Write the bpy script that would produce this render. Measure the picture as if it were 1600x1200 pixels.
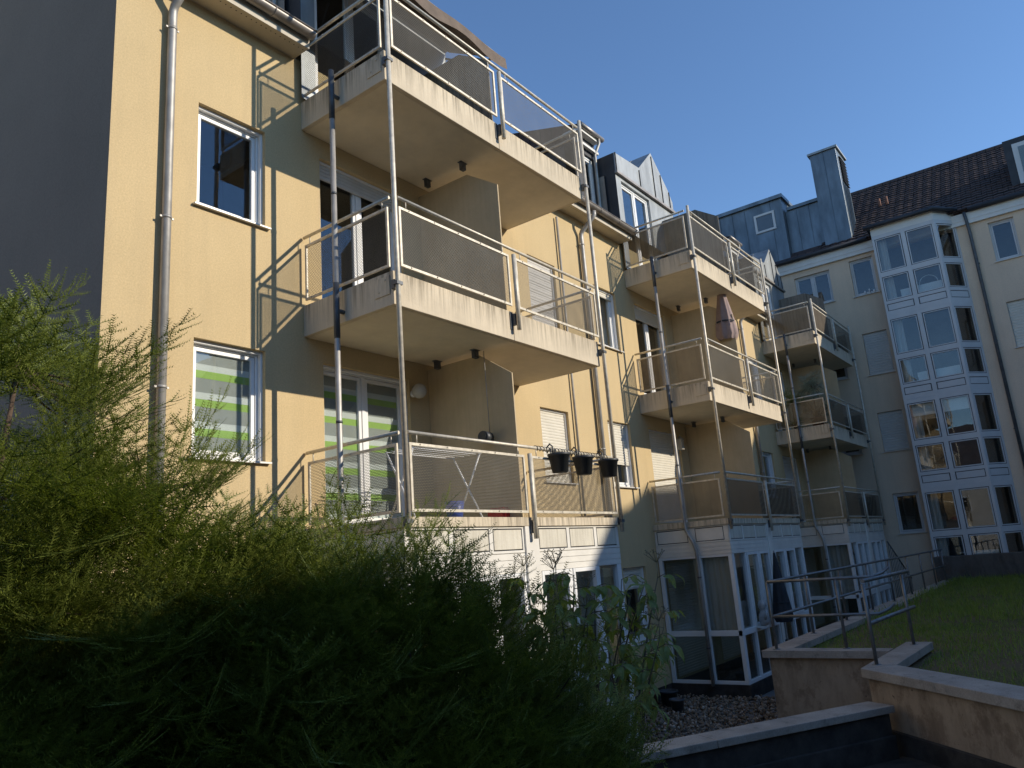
import bpy, math, random
import numpy as np
from mathutils import Vector, Matrix
random.seed(7); rng = np.random.default_rng(7)
for o in list(bpy.data.objects): bpy.data.objects.remove(o)
S = bpy.context.scene; COL = S.collection

# ------------------------------------------------------------------ camera, sky, sun, exposure
cam = bpy.data.cameras.new('camera'); co = bpy.data.objects.new('camera', cam); COL.objects.link(co)
RM = Matrix(((0.60496746, -0.13880483, -0.78405841), (-0.79268769, -0.19803035, -0.57656761), (-0.07523699, 0.97031809, -0.2298308)))
# rows above give the axes measured in the picture; camera looks along its own -Z
CAMR = Matrix(((RM[0][0], RM[0][1], RM[0][2]), (RM[1][0], RM[1][1], RM[1][2]), (RM[2][0], RM[2][1], RM[2][2])))
co.matrix_world = Matrix.Translation((0, 0, 2.7)) @ CAMR.to_4x4()
cam.sensor_width = 36; cam.lens = 1196.29 / 1600 * 36; cam.clip_start = 0.05; cam.clip_end = 2000
S.camera = co
SUN = Vector((0.43, -1.0, 0.47)).normalized()
w = bpy.data.worlds.new('World'); S.world = w; w.use_nodes = True
nt = w.node_tree; nt.nodes.clear()
sky = nt.nodes.new('ShaderNodeTexSky'); sky.sky_type = 'NISHITA'; sky.sun_disc = False
sky.sun_elevation = math.asin(SUN.z); sky.sun_rotation = math.atan2(SUN.x, SUN.y)
sky.altitude = 100; sky.air_density = 1.0; sky.dust_density = 0.0; sky.ozone_density = 5.0
bg = nt.nodes.new('ShaderNodeBackground'); bg.inputs[1].default_value = 0.15
wo = nt.nodes.new('ShaderNodeOutputWorld')
nt.links.new(sky.outputs[0], bg.inputs[0]); nt.links.new(bg.outputs[0], wo.inputs[0])
sl = bpy.data.lights.new('sun', 'SUN'); sl.energy = 3.35; sl.angle = math.radians(0.55); sl.color = (1.0, 0.91, 0.77)
so = bpy.data.objects.new('sun', sl); COL.objects.link(so); so.location = (20, -40, 40)
so.rotation_euler = SUN.to_track_quat('Z', 'Y').to_euler()
S.view_settings.view_transform = 'Standard'; S.view_settings.look = 'None'; S.view_settings.gamma = 1
S.view_settings.exposure = 0.42
S.render.engine = 'CYCLES'
S.cycles.transparent_max_bounces = 24; S.cycles.max_bounces = 8

# ------------------------------------------------------------------ materials
MATS = {}
class N:
    def __init__(s, name):
        s.m = bpy.data.materials.new(name); s.m.use_nodes = True; s.t = s.m.node_tree; s.t.nodes.clear()
        s.out = s.t.nodes.new('ShaderNodeOutputMaterial')
        s.tc = s.t.nodes.new('ShaderNodeTexCoord'); s.oi = None
        MATS[name] = s.m
    def n(s, k, **kw):
        x = s.t.nodes.new('ShaderNode' + k)
        for a, b in kw.items(): setattr(x, a, b)
        return x
    def l(s, a, b): s.t.links.new(a, b)
    def math(s, op, a, b=None, c=None, clamp=False):
        x = s.n('Math', operation=op); x.use_clamp = clamp
        for i, v in enumerate((a, b, c)):
            if v is None: continue
            if isinstance(v, (int, float)): x.inputs[i].default_value = v
            else: s.l(v, x.inputs[i])
        return x.outputs[0]
    def coord(s, scale=(1, 1, 1), rnd=True):
        mp = s.n('Mapping'); mp.inputs['Scale'].default_value = scale
        if rnd:
            if not s.oi: s.oi = s.n('ObjectInfo')
            va = s.n('VectorMath', operation='ADD'); vm = s.n('VectorMath', operation='SCALE')
            s.l(s.oi.outputs['Location'], vm.inputs[0]); vm.inputs['Scale'].default_value = 1.37
            s.l(s.tc.outputs['Object'], va.inputs[0]); s.l(vm.outputs[0], va.inputs[1]); s.l(va.outputs[0], mp.inputs['Vector'])
        else: s.l(s.tc.outputs['Object'], mp.inputs['Vector'])
        return mp.outputs[0]
    def noise(s, scale, detail=4, rough=.55, vec=None, vscale=(1, 1, 1)):
        x = s.n('TexNoise'); x.inputs['Scale'].default_value = scale; x.inputs['Detail'].default_value = detail; x.inputs['Roughness'].default_value = rough
        s.l(vec if vec is not None else s.coord(vscale), x.inputs['Vector'])
        return x.outputs[0]
    def ramp(s, fac, stops):
        r = s.n('ValToRGB'); e = r.color_ramp.elements
        while len(e) < len(stops): e.new(.5)
        for i, (p, c) in enumerate(stops):
            e[i].position = p; e[i].color = (c, c, c, 1) if isinstance(c, (int, float)) else (*c, 1)
        s.l(fac, r.inputs[0]); return r.outputs[0]
    def mix(s, fac, a, b, blend='MIX'):
        x = s.n('MixRGB', blend_type=blend)
        for i, v in enumerate((fac, a, b)):
            if isinstance(v, (int, float)): x.inputs[i].default_value = v if i == 0 else (v, v, v, 1)
            elif isinstance(v, tuple): x.inputs[i].default_value = (*v, 1)
            else: s.l(v, x.inputs[i])
        return x.outputs[0]
    def bump(s, h, strength, dist=.01):
        b = s.n('Bump'); b.inputs['Strength'].default_value = strength; b.inputs['Distance'].default_value = dist; s.l(h, b.inputs['Height']); return b.outputs[0]
    def pbr(s, col, rough=.7, metal=0, normal=None, spec=.5, emis=None):
        p = s.n('BsdfPrincipled')
        for k, v in (('Base Color', col), ('Roughness', rough), ('Metallic', metal)):
            if isinstance(v, tuple): p.inputs[k].default_value = (*v, 1)
            elif isinstance(v, (int, float)): p.inputs[k].default_value = v
            else: s.l(v, p.inputs[k])
        p.inputs['Specular IOR Level'].default_value = spec
        if normal is not None: s.l(normal, p.inputs['Normal'])
        return p
    def done(s, sh): s.l(sh if not hasattr(sh, 'outputs') else sh.outputs[0], s.out.inputs[0]); return s.m

def m_simple(name, col, rough=.6, metal=0, var=.12, vs=3, vscale=(1, 1, 1), bump=0, bs=60, spec=.5):
    k = N(name); n1 = k.noise(vs, 5, .6, vscale=vscale)
    f = k.ramp(n1, [(.3, 1 - var), (.7, 1 + var)])
    c = k.mix(1, col, f, 'MULTIPLY')
    nm = k.bump(k.noise(bs, 3), bump, .01) if bump else None
    return k.done(k.pbr(c, rough, metal, nm, spec))

def m_stucco(name, col, dirt):
    k = N(name)
    big = k.ramp(k.noise(.7, 5, .6), [(.3, .93), (.7, 1.05)])
    fine = k.ramp(k.noise(55, 3, .6), [(.25, .86), (.75, 1.10)])
    streak = k.ramp(k.noise(1.6, 6, .65, vscale=(3.2, 3.2, .25)), [(.46, 0), (.8, dirt)])
    c = k.mix(1, k.mix(1, col, big, 'MULTIPLY'), fine, 'MULTIPLY')
    c = k.mix(streak, c, (.20, .17, .12))
    # old splashes and small spots with a shape of their own
    sp = k.ramp(k.noise(6, 6, .7), [(.70, 0), (.76, .18)])
    c = k.mix(sp, c, (.26, .21, .14))
    b = k.bump(k.noise(120, 4, .7), .55, .006)
    return k.done(k.pbr(c, .95, 0, b, .15))
m_stucco('stucco_yellow', (.60, .455, .25), .13)
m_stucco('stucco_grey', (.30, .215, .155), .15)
m_stucco('stucco_beige', (.78, .60, .43), .10)
m_stucco('stucco_pale', (.52, .45, .33), .14)

def m_concrete(name, col, streak_amt, streak_col, wall=False):
    k = N(name)
    big = k.ramp(k.noise(1.5, 6, .65), [(.3, .86), (.7, 1.08)])
    c = k.mix(1, col, big, 'MULTIPLY')
    st = k.ramp(k.noise(3.2, 6, .72, vscale=(6, 6, .28) if not wall else (1.3, 1.3, .4)), [(.44, 0), (.66, streak_amt)])
    # grime runs start at the upper edge and thin out downwards
    sx = k.n('SeparateXYZ'); k.l(k.tc.outputs['Object'], sx.inputs[0])
    if not wall:
        g = k.math('MULTIPLY_ADD', sx.outputs[2], 2.4, 1.0, clamp=True)
        st = k.mix(1, st, g, 'MULTIPLY')
    c = k.mix(st, c, streak_col)
    if wall:
        pits = k.ramp(k.noise(11, 4, .7), [(.66, 0), (.71, .8)])
        c = k.mix(pits, c, (.05, .035, .025))
        low = k.ramp(k.noise(2.2, 6, .75, vscale=(1, 1, .8)), [(.50, 0), (.60, .5)])
        c = k.mix(low, c, (.12, .075, .045))
        h = k.mix(.35, k.noise(30, 5, .7), pits)
    else: h = k.noise(40, 5, .7)
    return k.done(k.pbr(c, .9, 0, k.bump(h, .45, .008), .2))
m_concrete('slab_concrete', (.66, .56, .41), .75, (.12, .095, .065))
m_concrete('fascia_dirty', (.66, .61, .50), .35, (.34, .29, .21))
m_concrete('slab_soffit', (.76, .66, .49), .15, (.30, .25, .18))
m_concrete('wall_concrete', (.40, .295, .195), .55, (.15, .105, .07), True)
m_concrete('dark_concrete', (.13, .115, .10), .7, (.05, .045, .04), True)
def m_coping():
    k = N('coping_stone'); c = k.mix(1, (.36, .31, .255), k.ramp(k.noise(2.2, 6, .65), [(.3, .72), (.7, 1.18)]), 'MULTIPLY')
    c = k.mix(1, c, k.ramp(k.noise(70, 3, .7), [(.3, .82), (.7, 1.15)]), 'MULTIPLY')
    c = k.mix(k.ramp(k.noise(5, 6, .75), [(.54, 0), (.68, .6)]), c, (.11, .10, .08))      # lichen and water marks
    return k.done(k.pbr(c, .85, 0, k.bump(k.noise(90, 4, .7), .35, .004), .25))
m_coping()
m_concrete('partition_grime', (.22, .20, .165), .8, (.07, .065, .055))
m_concrete('partition_paint', (.56, .44, .27), .15, (.3, .23, .14))
m_simple('bitumen', (.052, .046, .040), .9, var=.4, vs=5, bump=.4, spec=.15)
m_simple('galvanised', (.38, .36, .325), .55, .45, .25, 9, (1, 1, .5))
m_simple('dark_pipe', (.10, .105, .11), .5, .4, .3, 6)
m_simple('rail_paint', (.60, .54, .43), .5, .25, .22, 14, spec=.5)
m_simple('gutter_metal', (.30, .27, .24), .45, .6, .25, 4)
m_simple('rail_steel', (.20, .20, .195), .45, .7, .25, 9)
m_simple('white_pvc', (.80, .79, .76), .38, 0, .05, 2)
m_simple('white_board', (.74, .70, .62), .5, 0, .10, 2.5)
m_simple('wing_frame', (.60, .59, .57), .42, 0, .06, 2)
m_simple('fascia_white', (.74, .71, .64), .6, 0, .08, 2)
m_simple('soffit_board', (.50, .44, .34), .6, 0, .10, 3)
m_simple('shutter_cream', (.72, .67, .56), .5, 0, .06, 3)
m_simple('shutter_grey', (.60, .57, .52), .55, 0, .06, 3)
m_simple('sill_metal', (.66, .63, .57), .45, .2, .08, 3)
m_simple('black_gasket', (.02, .02, .022), .5)
m_simple('black_plastic', (.035, .038, .04), .45, var=.2)
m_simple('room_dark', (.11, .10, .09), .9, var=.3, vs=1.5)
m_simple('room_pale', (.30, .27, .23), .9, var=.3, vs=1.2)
m_simple('bark', (.085, .055, .035), .9, var=.35, vs=20, bump=.5)
m_simple('stem_green', (.10, .085, .05), .8, var=.3, vs=15)
m_simple('blind_grey', (.40, .41, .39), .8, 0, .06, 8)
m_simple('blind_white', (.80, .81, .79), .8, 0, .04, 8)
m_simple('blind_green', (.42, .62, .15), .8, 0, .05, 8)
m_simple('curtain', (.48, .46, .42), .9, 0, .15, 3, (6, 6, .3))
m_simple('parasol_fabric', (.34, .245, .215), .85, 0, .12, 6)
m_simple('awning_fabric', (.155, .115, .085), .9, 0, .22, 5)
m_simple('dark_fabric', (.035, .036, .04), .85, 0, .2, 6)
m_simple('red_plastic', (.45, .03, .03), .4)
m_simple('blue_plastic', (.06, .10, .36), .4)
m_simple('stone_grey', (.38, .37, .35), .8, var=.25, vs=12, bump=.3)
m_simple('brown_pipe', (.10, .055, .035), .6, var=.2)
m_simple('terracotta', (.20, .09, .055), .8, var=.25, vs=6)
m_simple('soil', (.055, .042, .03), .95, var=.4, vs=8, bump=.6, bs=30)
m_simple('lamp_glass', (.45, .42, .36), .25)
m_simple('ground_paving', (.15, .14, .125), .9, var=.25, vs=.6, bump=.3)
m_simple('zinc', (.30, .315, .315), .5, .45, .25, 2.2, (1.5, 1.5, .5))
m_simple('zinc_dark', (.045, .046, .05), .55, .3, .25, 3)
m_simple('zinc_blue', (.15, .18, .205), .42, .55, .38, 1.6, (1.4, 1.4, .45))
m_simple('neighbour_wall', (.62, .56, .47), .9, 0, .1, .6)

def m_tile():
    k = N('roof_tile'); v = k.ramp(k.noise(9, 5, .7), [(.3, .55), (.7, 1.35)])
    br = k.n('TexBrick'); br.inputs['Scale'].default_value = 1; br.inputs['Mortar Size'].default_value = .012
    br.inputs['Brick Width'].default_value = .3; br.inputs['Row Height'].default_value = .34
    br.inputs['Color1'].default_value = (.10, .066, .055, 1); br.inputs['Color2'].default_value = (.070, .050, .046, 1); br.inputs['Mortar'].default_value = (.02, .017, .015, 1)
    sw = k.n('SeparateXYZ'); k.l(k.tc.outputs['Object'], sw.inputs[0]); cb = k.n('CombineXYZ')
    k.l(sw.outputs[1], cb.inputs[0]); k.l(sw.outputs[0], cb.inputs[1]); k.l(cb.outputs[0], br.inputs['Vector'])
    c = k.mix(1, br.outputs[0], v, 'MULTIPLY')
    return k.done(k.pbr(c, .8, 0, k.bump(k.noise(25, 4), .4, .01), .3))
m_tile()

def m_perf(name, col, grime, open_r=.40):
    k = N(name); sx = k.n('SeparateXYZ'); k.l(k.tc.outputs['Object'], sx.inputs[0])
    u = k.math('ADD', sx.outputs[0], sx.outputs[1]); v = sx.outputs[2]
    pu, pv = .0250, .0172
    row = k.math('DIVIDE', v, pv); fr = k.math('FLOOR', row)
    half = k.math('MULTIPLY', k.math('MODULO', k.math('ABSOLUTE', fr), 2), .5)
    uu = k.math('ADD', k.math('DIVIDE', u, pu), half)
    a = k.math('SUBTRACT', k.math('FRACT', uu), .5); b = k.math('SUBTRACT', k.math('FRACT', row), .5)
    r2 = k.math('ADD', k.math('MULTIPLY', a, a), k.math('MULTIPLY', k.math('MULTIPLY', b, b), 1.1))
    hole = k.math('LESS_THAN', r2, open_r * open_r)
    blot = k.ramp(k.noise(2.6, 6, .7), [(.35, .72), (.7, 1.15)])
    run = k.ramp(k.noise(3, 6, .72, vscale=(5, 5, .35)), [(.48, 0), (.72, grime)])
    c = k.mix(run, k.mix(1, col, blot, 'MULTIPLY'), (.10, .075, .045))
    p = k.pbr(c, .6, 0, None, .25)
    tr = k.n('BsdfTransparent'); mx = k.n('MixShader')
    k.l(hole, mx.inputs[0]); k.l(p.outputs[0], mx.inputs[1]); k.l(tr.outputs[0], mx.inputs[2])
    return k.done(mx)
m_perf('perforated', (.125, .114, .093), .35, .44)
m_perf('perforated_brown', (.125, .095, .062), .6, .31)
m_perf('perforated_lit_tan', (.34, .25, .14), .5, .37)  # side panels lit through: that light is put into the paler tan

def m_glass(name, tint, wav, gain=1.0):
    k = N(name); b = k.bump(k.noise(1.3, 2), wav, .05)
    fr = k.n('LayerWeight'); k.l(b, fr.inputs['Normal'])
    f = k.math('MULTIPLY_ADD', k.math('POWER', fr.outputs['Facing'], 4.0), .95, .065 * gain, clamp=True)
    g = k.n('BsdfGlossy'); g.inputs['Roughness'].default_value = .015; k.l(b, g.inputs['Normal'])
    g.inputs['Color'].default_value = (.95, .97, 1, 1)
    t = k.n('BsdfTransparent'); t.inputs['Color'].default_value = (*tint, 1)
    mx = k.n('MixShader'); k.l(f, mx.inputs[0]); k.l(t.outputs[0], mx.inputs[1]); k.l(g.outputs[0], mx.inputs[2])
    return k.done(mx)
m_glass('glass', (.88, .90, .89), .03)
m_glass('glass_dusty', (.72, .74, .72), .05, 1.2)

def m_leaf(name, c1, c2, trans=.35, rough=.45):
    k = N(name); geo = k.n('NewGeometry')
    vo = k.noise(3.0, 4, .6, vec=geo.outputs['Position']); r = geo.outputs['Random Per Island']
    f = k.math('ADD', k.math('MULTIPLY', vo, .7), k.math('MULTIPLY', r, .45), clamp=True)
    c = k.mix(k.ramp(f, [(.3, 0), (.75, 1)]), c1, c2)
    p = k.pbr(c, rough, 0, None, .4); t = k.n('BsdfTranslucent'); k.l(k.mix(1, c, (1.35, 1.4, .55), 'MULTIPLY'), t.inputs[0])
    mx = k.n('MixShader'); mx.inputs[0].default_value = trans; k.l(p.outputs[0], mx.inputs[1]); k.l(t.outputs[0], mx.inputs[2])
    return k.done(mx)
m_leaf('yew_needles', (.075, .105, .018), (.24, .275, .055), .32)
m_leaf('elder_leaf', (.11, .16, .045), (.20, .25, .085), .38, .5)
m_leaf('spruce_needles', (.20, .26, .23), (.40, .46, .40), .2)
m_leaf('grass_blade', (.11, .175, .025), (.25, .31, .07), .35)
m_leaf('dry_head', (.17, .14, .08), (.24, .20, .12), .2)
def m_pebble():
    k = N('pebble'); geo = k.n('NewGeometry'); r = geo.outputs['Random Per Island']
    c = k.ramp(r, [(0, (.10, .065, .04)), (.35, (.20, .145, .09)), (.65, (.30, .24, .17)), (.88, (.17, .15, .13)), (1, (.50, .44, .36))])
    return k.done(k.pbr(c, .8, 0, k.bump(k.noise(60, 3), .3, .003), .3))
m_pebble()
def m_lawn():
    k = N('lawn_soil'); c = k.mix(k.ramp(k.noise(.55, 5, .7), [(.36, 0), (.54, 1)]), (.10, .115, .035), (.17, .125, .07))
    c = k.mix(1, c, k.ramp(k.noise(30, 4, .7), [(.3, .6), (.7, 1.3)]), 'MULTIPLY')
    return k.done(k.pbr(c, .95, 0, k.bump(k.noise(45, 4, .7), .8, .03), .1))
m_lawn()

# ------------------------------------------------------------------ mesh helpers
class MB:
    def __init__(s): s.v = []; s.f = []; s.s = []
    def quad(s, *p, smooth=False):
        i = len(s.v); s.v += [tuple(q) for q in p]; s.f.append(tuple(range(i, i + len(p)))); s.s.append(smooth); return s
    def box(s, x0, x1, y0, y1, z0, z1):
        i = len(s.v)
        s.v += [(x0, y0, z0), (x1, y0, z0), (x1, y1, z0), (x0, y1, z0), (x0, y0, z1), (x1, y0, z1), (x1, y1, z1), (x0, y1, z1)]
        for q in ((0, 3, 2, 1), (4, 5, 6, 7), (0, 1, 5, 4), (1, 2, 6, 5), (2, 3, 7, 6), (3, 0, 4, 7)): s.f.append(tuple(i + a for a in q)); s.s.append(False)
        return s
    def tube(s, pts, r, n=10, caps=True):
        pts = [Vector(p) for p in pts]; R = r if isinstance(r, (list, tuple)) else [r] * len(pts)
        base = len(s.v); up = None
        for k, p in enumerate(pts):
            a = pts[max(k - 1, 0)]; b = pts[min(k + 1, len(pts) - 1)]; d = (b - a).normalized()
            if up is None: up = Vector((0, 0, 1)) if abs(d.z) < .9 else Vector((1, 0, 0))
            x = d.cross(up); x = x.normalized() if x.length > 1e-6 else d.orthogonal().normalized(); y = x.cross(d).normalized(); up = y
            for j in range(n):
                t = 2 * math.pi * j / n; s.v.append(tuple(p + (x * math.cos(t) + y * math.sin(t)) * R[k]))
        for k in range(len(pts) - 1):
            for j in range(n):
                a = base + k * n + j; b = base + k * n + (j + 1) % n
                s.f.append((a, b, b + n, a + n)); s.s.append(True)
        if caps:
            s.f.append(tuple(base + j for j in reversed(range(n)))); s.s.append(False)
            e = base + (len(pts) - 1) * n; s.f.append(tuple(e + j for j in range(n))); s.s.append(False)
        return s
    def lathe(s, prof, c=(0, 0, 0), n=16):
        base = len(s.v)
        for r, z in prof:
            for j in range(n):
                t = 2 * math.pi * j / n; s.v.append((c[0] + r * math.cos(t), c[1] + r * math.sin(t), c[2] + z))
        for k in range(len(prof) - 1):
            for j in range(n):
                a = base + k * n + j; b = base + k * n + (j + 1) % n; s.f.append((a, b, b + n, a + n)); s.s.append(True)
        return s
    def prism(s, poly, a0, a1, axis):
        """poly in the two other axes (x,z)->axis y, (y,z)->axis x, (x,y)->axis z"""
        def pt(p, a): return (a, p[0], p[1]) if axis == 'x' else (p[0], a, p[1]) if axis == 'y' else (p[0], p[1], a)
        n = len(poly); i = len(s.v); s.v += [pt(p, a0) for p in poly] + [pt(p, a1) for p in poly]
        s.f.append(tuple(i + k for k in range(n))); s.f.append(tuple(i + n + k for k in reversed(range(n)))); s.s += [False, False]
        for k in range(n):
            b = (k + 1) % n; s.f.append((i + k, i + n + k, i + n + b, i + b)); s.s.append(False)
        return s
    def mesh(s, name):
        m = bpy.data.meshes.new(name); m.from_pydata(s.v, [], s.f); m.polygons.foreach_set('use_smooth', s.s); m.update()
        return m
WL = {}
def obj(name, mb, mat, parent=None, loc=(0, 0, 0), rz=0, bevel=0, local=False):
    """one mesh object; loc is a world position unless local (then relative to the parent)"""
    me = mb.mesh(name) if isinstance(mb, MB) else mb
    if mat is not None and not me.materials: me.materials.append(MATS[mat])
    o = bpy.data.objects.new(name, me); COL.objects.link(o); loc = Vector(loc)
    if parent is not None:
        o.parent = parent
        o.location = loc if local else loc - WL[parent.name]
        WL[o.name] = (WL[parent.name] + loc) if local else loc
    else: o.location = loc; WL[o.name] = loc
    o.rotation_euler = (0, 0, rz)
    if bevel:
        b = o.modifiers.new('bevel', 'BEVEL'); b.width = bevel; b.segments = 2; b.limit_method = 'ANGLE'
    return o
def tag(o, label=None, cat=None, group=None, kind=None):
    for k, v in (('label', label), ('category', cat), ('group', group), ('kind', kind)):
        if v: o[k] = v
    return o
def thing(name, loc, label, cat, group=None):
    o = bpy.data.objects.new(name, None); COL.objects.link(o); o.location = loc; o.empty_display_size = .2; WL[o.name] = Vector(loc)
    return tag(o, label, cat, group)
def wall_rects(u0, u1, z0, z1, ops):
    us = sorted({u0, u1, *[a for o in ops for a in (o[0], o[1]) if u0 < a < u1]}); zs = sorted({z0, z1, *[a for o in ops for a in (o[2], o[3]) if z0 < a < z1]})
    out = []
    for a, b in zip(us, us[1:]):
        run = None
        for c, d in zip(zs, zs[1:]):
            hole = any(o[0] - 1e-6 <= a and b <= o[1] + 1e-6 and o[2] - 1e-6 <= c and d <= o[3] + 1e-6 for o in ops)
            if hole:
                if run: out.append((a, b, *run)); run = None
            else: run = (c, d) if not run else (run[0], d)
        if run: out.append((a, b, *run))
    return out
def wall_mesh(rects, ops, thick, along, face):
    """front sheet, back sheet and reveals of a wall with openings; along 'x' (front at y=face) or 'y' (front at x=face)"""
    m = MB()
    P = (lambda u, d, z: (u, face + d, z)) if along == 'x' else (lambda u, d, z: (face + d, u, z))
    for a, b, c, d in rects:
        q = [P(a, 0, c), P(b, 0, c), P(b, 0, d), P(a, 0, d)]
        m.quad(*q) if along == 'x' else m.quad(*q[::-1])
    for a, b, c, d in ops:
        for (p, q) in (((a, c), (b, c)), ((b, c), (b, d)), ((b, d), (a, d)), ((a, d), (a, c))):
            m.quad(P(p[0], 0, p[1]), P(q[0], 0, q[1]), P(q[0], thick, q[1]), P(p[0], thick, p[1]))
    return m

# ------------------------------------------------------------------ generic window (local: x along the wall, y inwards, z up, origin at lower left of the opening)
CACHE = {}
def cached(key, fn):
    if key not in CACHE: CACHE[key] = fn()
    return CACHE[key]
def slats(wd, z0, z1, pitch=.052, depth=.012):
    m = MB(); z = z1
    while z > z0 + .004:
        b = max(z - pitch, z0)
        m.quad((0, .0, z), (wd, .0, z), (wd, -depth, z - (z - b) * .35), (0, -depth, z - (z - b) * .35))
        m.quad((0, -depth, z - (z - b) * .35), (wd, -depth, z - (z - b) * .35), (wd, -depth * .6, b + .004), (0, -depth * .6, b + .004))
        m.quad((0, -depth * .6, b + .004), (wd, -depth * .6, b + .004), (wd, .004, b), (0, .004, b))
        z -= pitch
    return m
def window(parent, loc, wd, ht, rz=0, pitch=.052, rec=.11, frame='white_pvc', shutter=0, shut_mat='shutter_cream', blind=None, sill=True, door=False, mull=False, glass='glass', room='room_dark', rails=True, curtain=False):
    k = (round(wd, 3), round(ht, 3), frame, door, mull, rec, rails)
    def fr():
        m = MB(); t = .055; y0, y1 = rec, rec + .07
        m.box(0, t, y0, y1, 0, ht); m.box(wd - t, wd, y0, y1, 0, ht); m.box(t, wd - t, y0, y1, 0, t); m.box(t, wd - t, y0, y1, ht - t, ht)
        xs = [(t, wd - t)] if not (door or mull) else [(t, wd * .5 - .03), (wd * .5 + .03, wd - t)]
        if door or mull: m.box(wd * .5 - .03, wd * .5 + .03, y0 + .002, y1, t, ht - t)
        for a, b in xs:
            s_ = .05; yy = y0 + .014
            m.box(a + .006, a + s_, yy, y1 - .004, t + .006, ht - t - .006); m.box(b - s_, b - .006, yy, y1 - .004, t + .006, ht - t - .006)
            m.box(a + s_, b - s_, yy, y1 - .004, t + .006, t + s_); m.box(a + s_, b - s_, yy, y1 - .004, ht - t - s_, ht - t - .006)
        if rails:
            m.box(-.001, .028, rec - .055, rec - .004, 0, ht); m.box(wd - .028, wd + .001, rec - .055, rec - .004, 0, ht)
            m.box(.03, wd - .03, rec - .05, rec - .002, ht - .035, ht - .001)
        return m.mesh('window')
    o = obj('window', cached(('win',) + k, fr), frame, parent, loc, rz, bevel=.003)
    def gl():
        m = MB(); t = .10; xs = [(t, wd - t)] if not (door or mull) else [(t, wd * .5 - .075), (wd * .5 + .075, wd - t)]
        for a, b in xs: m.box(a, b, rec + .035, rec + .041, t, ht - t)
        return m.mesh('pane')
    if shutter < .999: obj('pane', cached(('pane', glass) + k, gl), glass, o, local=True)
    if sill: obj('sill', cached(('sill', round(wd, 3), rec), lambda: MB().prism([(rec - .001, .001), (rec - .001, -.012), (-.055, -.028), (-.055, -.006)], -.05, wd + .05, 'x').mesh('sill')), 'sill_metal', o, local=True, bevel=.003)
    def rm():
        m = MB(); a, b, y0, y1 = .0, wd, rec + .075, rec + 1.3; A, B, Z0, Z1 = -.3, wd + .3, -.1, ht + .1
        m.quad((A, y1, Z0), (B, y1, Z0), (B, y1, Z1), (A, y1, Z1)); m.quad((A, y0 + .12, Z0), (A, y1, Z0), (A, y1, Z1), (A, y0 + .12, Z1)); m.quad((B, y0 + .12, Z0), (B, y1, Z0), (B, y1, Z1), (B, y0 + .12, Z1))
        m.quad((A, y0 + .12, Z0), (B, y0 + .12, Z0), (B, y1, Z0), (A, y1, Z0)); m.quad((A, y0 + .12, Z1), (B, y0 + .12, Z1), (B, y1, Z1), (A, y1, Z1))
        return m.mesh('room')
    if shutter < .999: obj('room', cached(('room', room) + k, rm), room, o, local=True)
    if shutter > 0:
        z0 = ht - (ht - .01) * shutter
        obj('roller_shutter', cached(('sh', shut_mat, round(wd, 3), round(z0, 2), round(ht, 2)), lambda: slats(wd - .05, z0, ht - .03, pitch, .012 if pitch < .06 else .022).mesh('roller_shutter')), shut_mat, o, (.025, rec - .016, 0), local=True)
    if blind:
        z = ht - .07; i = 0; a, b = .07, wd - .07
        while z > .1:
            h = blind[i % len(blind)][1]; z2 = max(z - h, .08)
            obj('blind_band', MB().box(a, b, rec + .052 + .002 * (i % 2), rec + .056 + .002 * (i % 2), z2, z), blind[i % len(blind)][0], o, local=True)
            z = z2; i += 1
    if curtain:
        m = MB(); n = 40; pts = [(.02 + (wd - .04) * i / n, rec + .16 + .03 * math.sin(i * 1.9) * (1 if i % 3 else .4)) for i in range(n + 1)]
        for p, q in zip(pts, pts[1:]): m.quad((p[0], p[1], .02), (q[0], q[1], .02), (q[0], q[1], ht), (p[0], p[1], ht), smooth=True)
        obj('curtain', m, 'curtain', o, local=True)
    return o

# ------------------------------------------------------------------ main apartment building
D = 7.3; F = 5.73; L = 4.42; U = [5.72, 14.41, 23.10]; X_END = 28.0
DECK = [3.27, 6.00, 8.83]; SB = [None, 5.60, 8.43]
HEAD = [2.49, 5.32, 8.15]; SILL = [1.12, 4.03, 6.87]
main = thing('apartment_building', (3.31, D, 0), 'yellow rendered apartment block with stacks of mesh railed balconies and glazed winter gardens', 'building')
ops = []; wins = []
for ui, x0 in enumerate(U):
    for lv in range(3):
        for side in (0, 1):
            a = x0 - 1.44 if side == 0 else x0 + L + .54
            if a + .9 > X_END - .3: continue
            if lv == 0 and (ui == 0): continue
            if lv == 0 and side == 1 and ui < 2: continue
            ops.append((a, a + .89, SILL[lv], HEAD[lv])); wins.append((ui, lv, side, a))
    for lv in (1, 2):
        for a in (x0 + .29, x0 + L - 1.79): ops.append((a, a + 1.5, DECK[lv - 1] + .05 if lv else 0, HEAD[lv]))
ops = sorted(set(ops))
wall = obj('facade_wall', wall_mesh(wall_rects(3.31, X_END, -.3, 9.46, ops), ops, .30, 'x', 0), 'stucco_yellow', main, (0, D, 0))
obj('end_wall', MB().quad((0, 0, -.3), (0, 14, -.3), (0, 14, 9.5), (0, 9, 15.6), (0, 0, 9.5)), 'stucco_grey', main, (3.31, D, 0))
BL = [('blind_grey', .16), ('blind_white', .075), ('blind_green', .085)]
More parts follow.
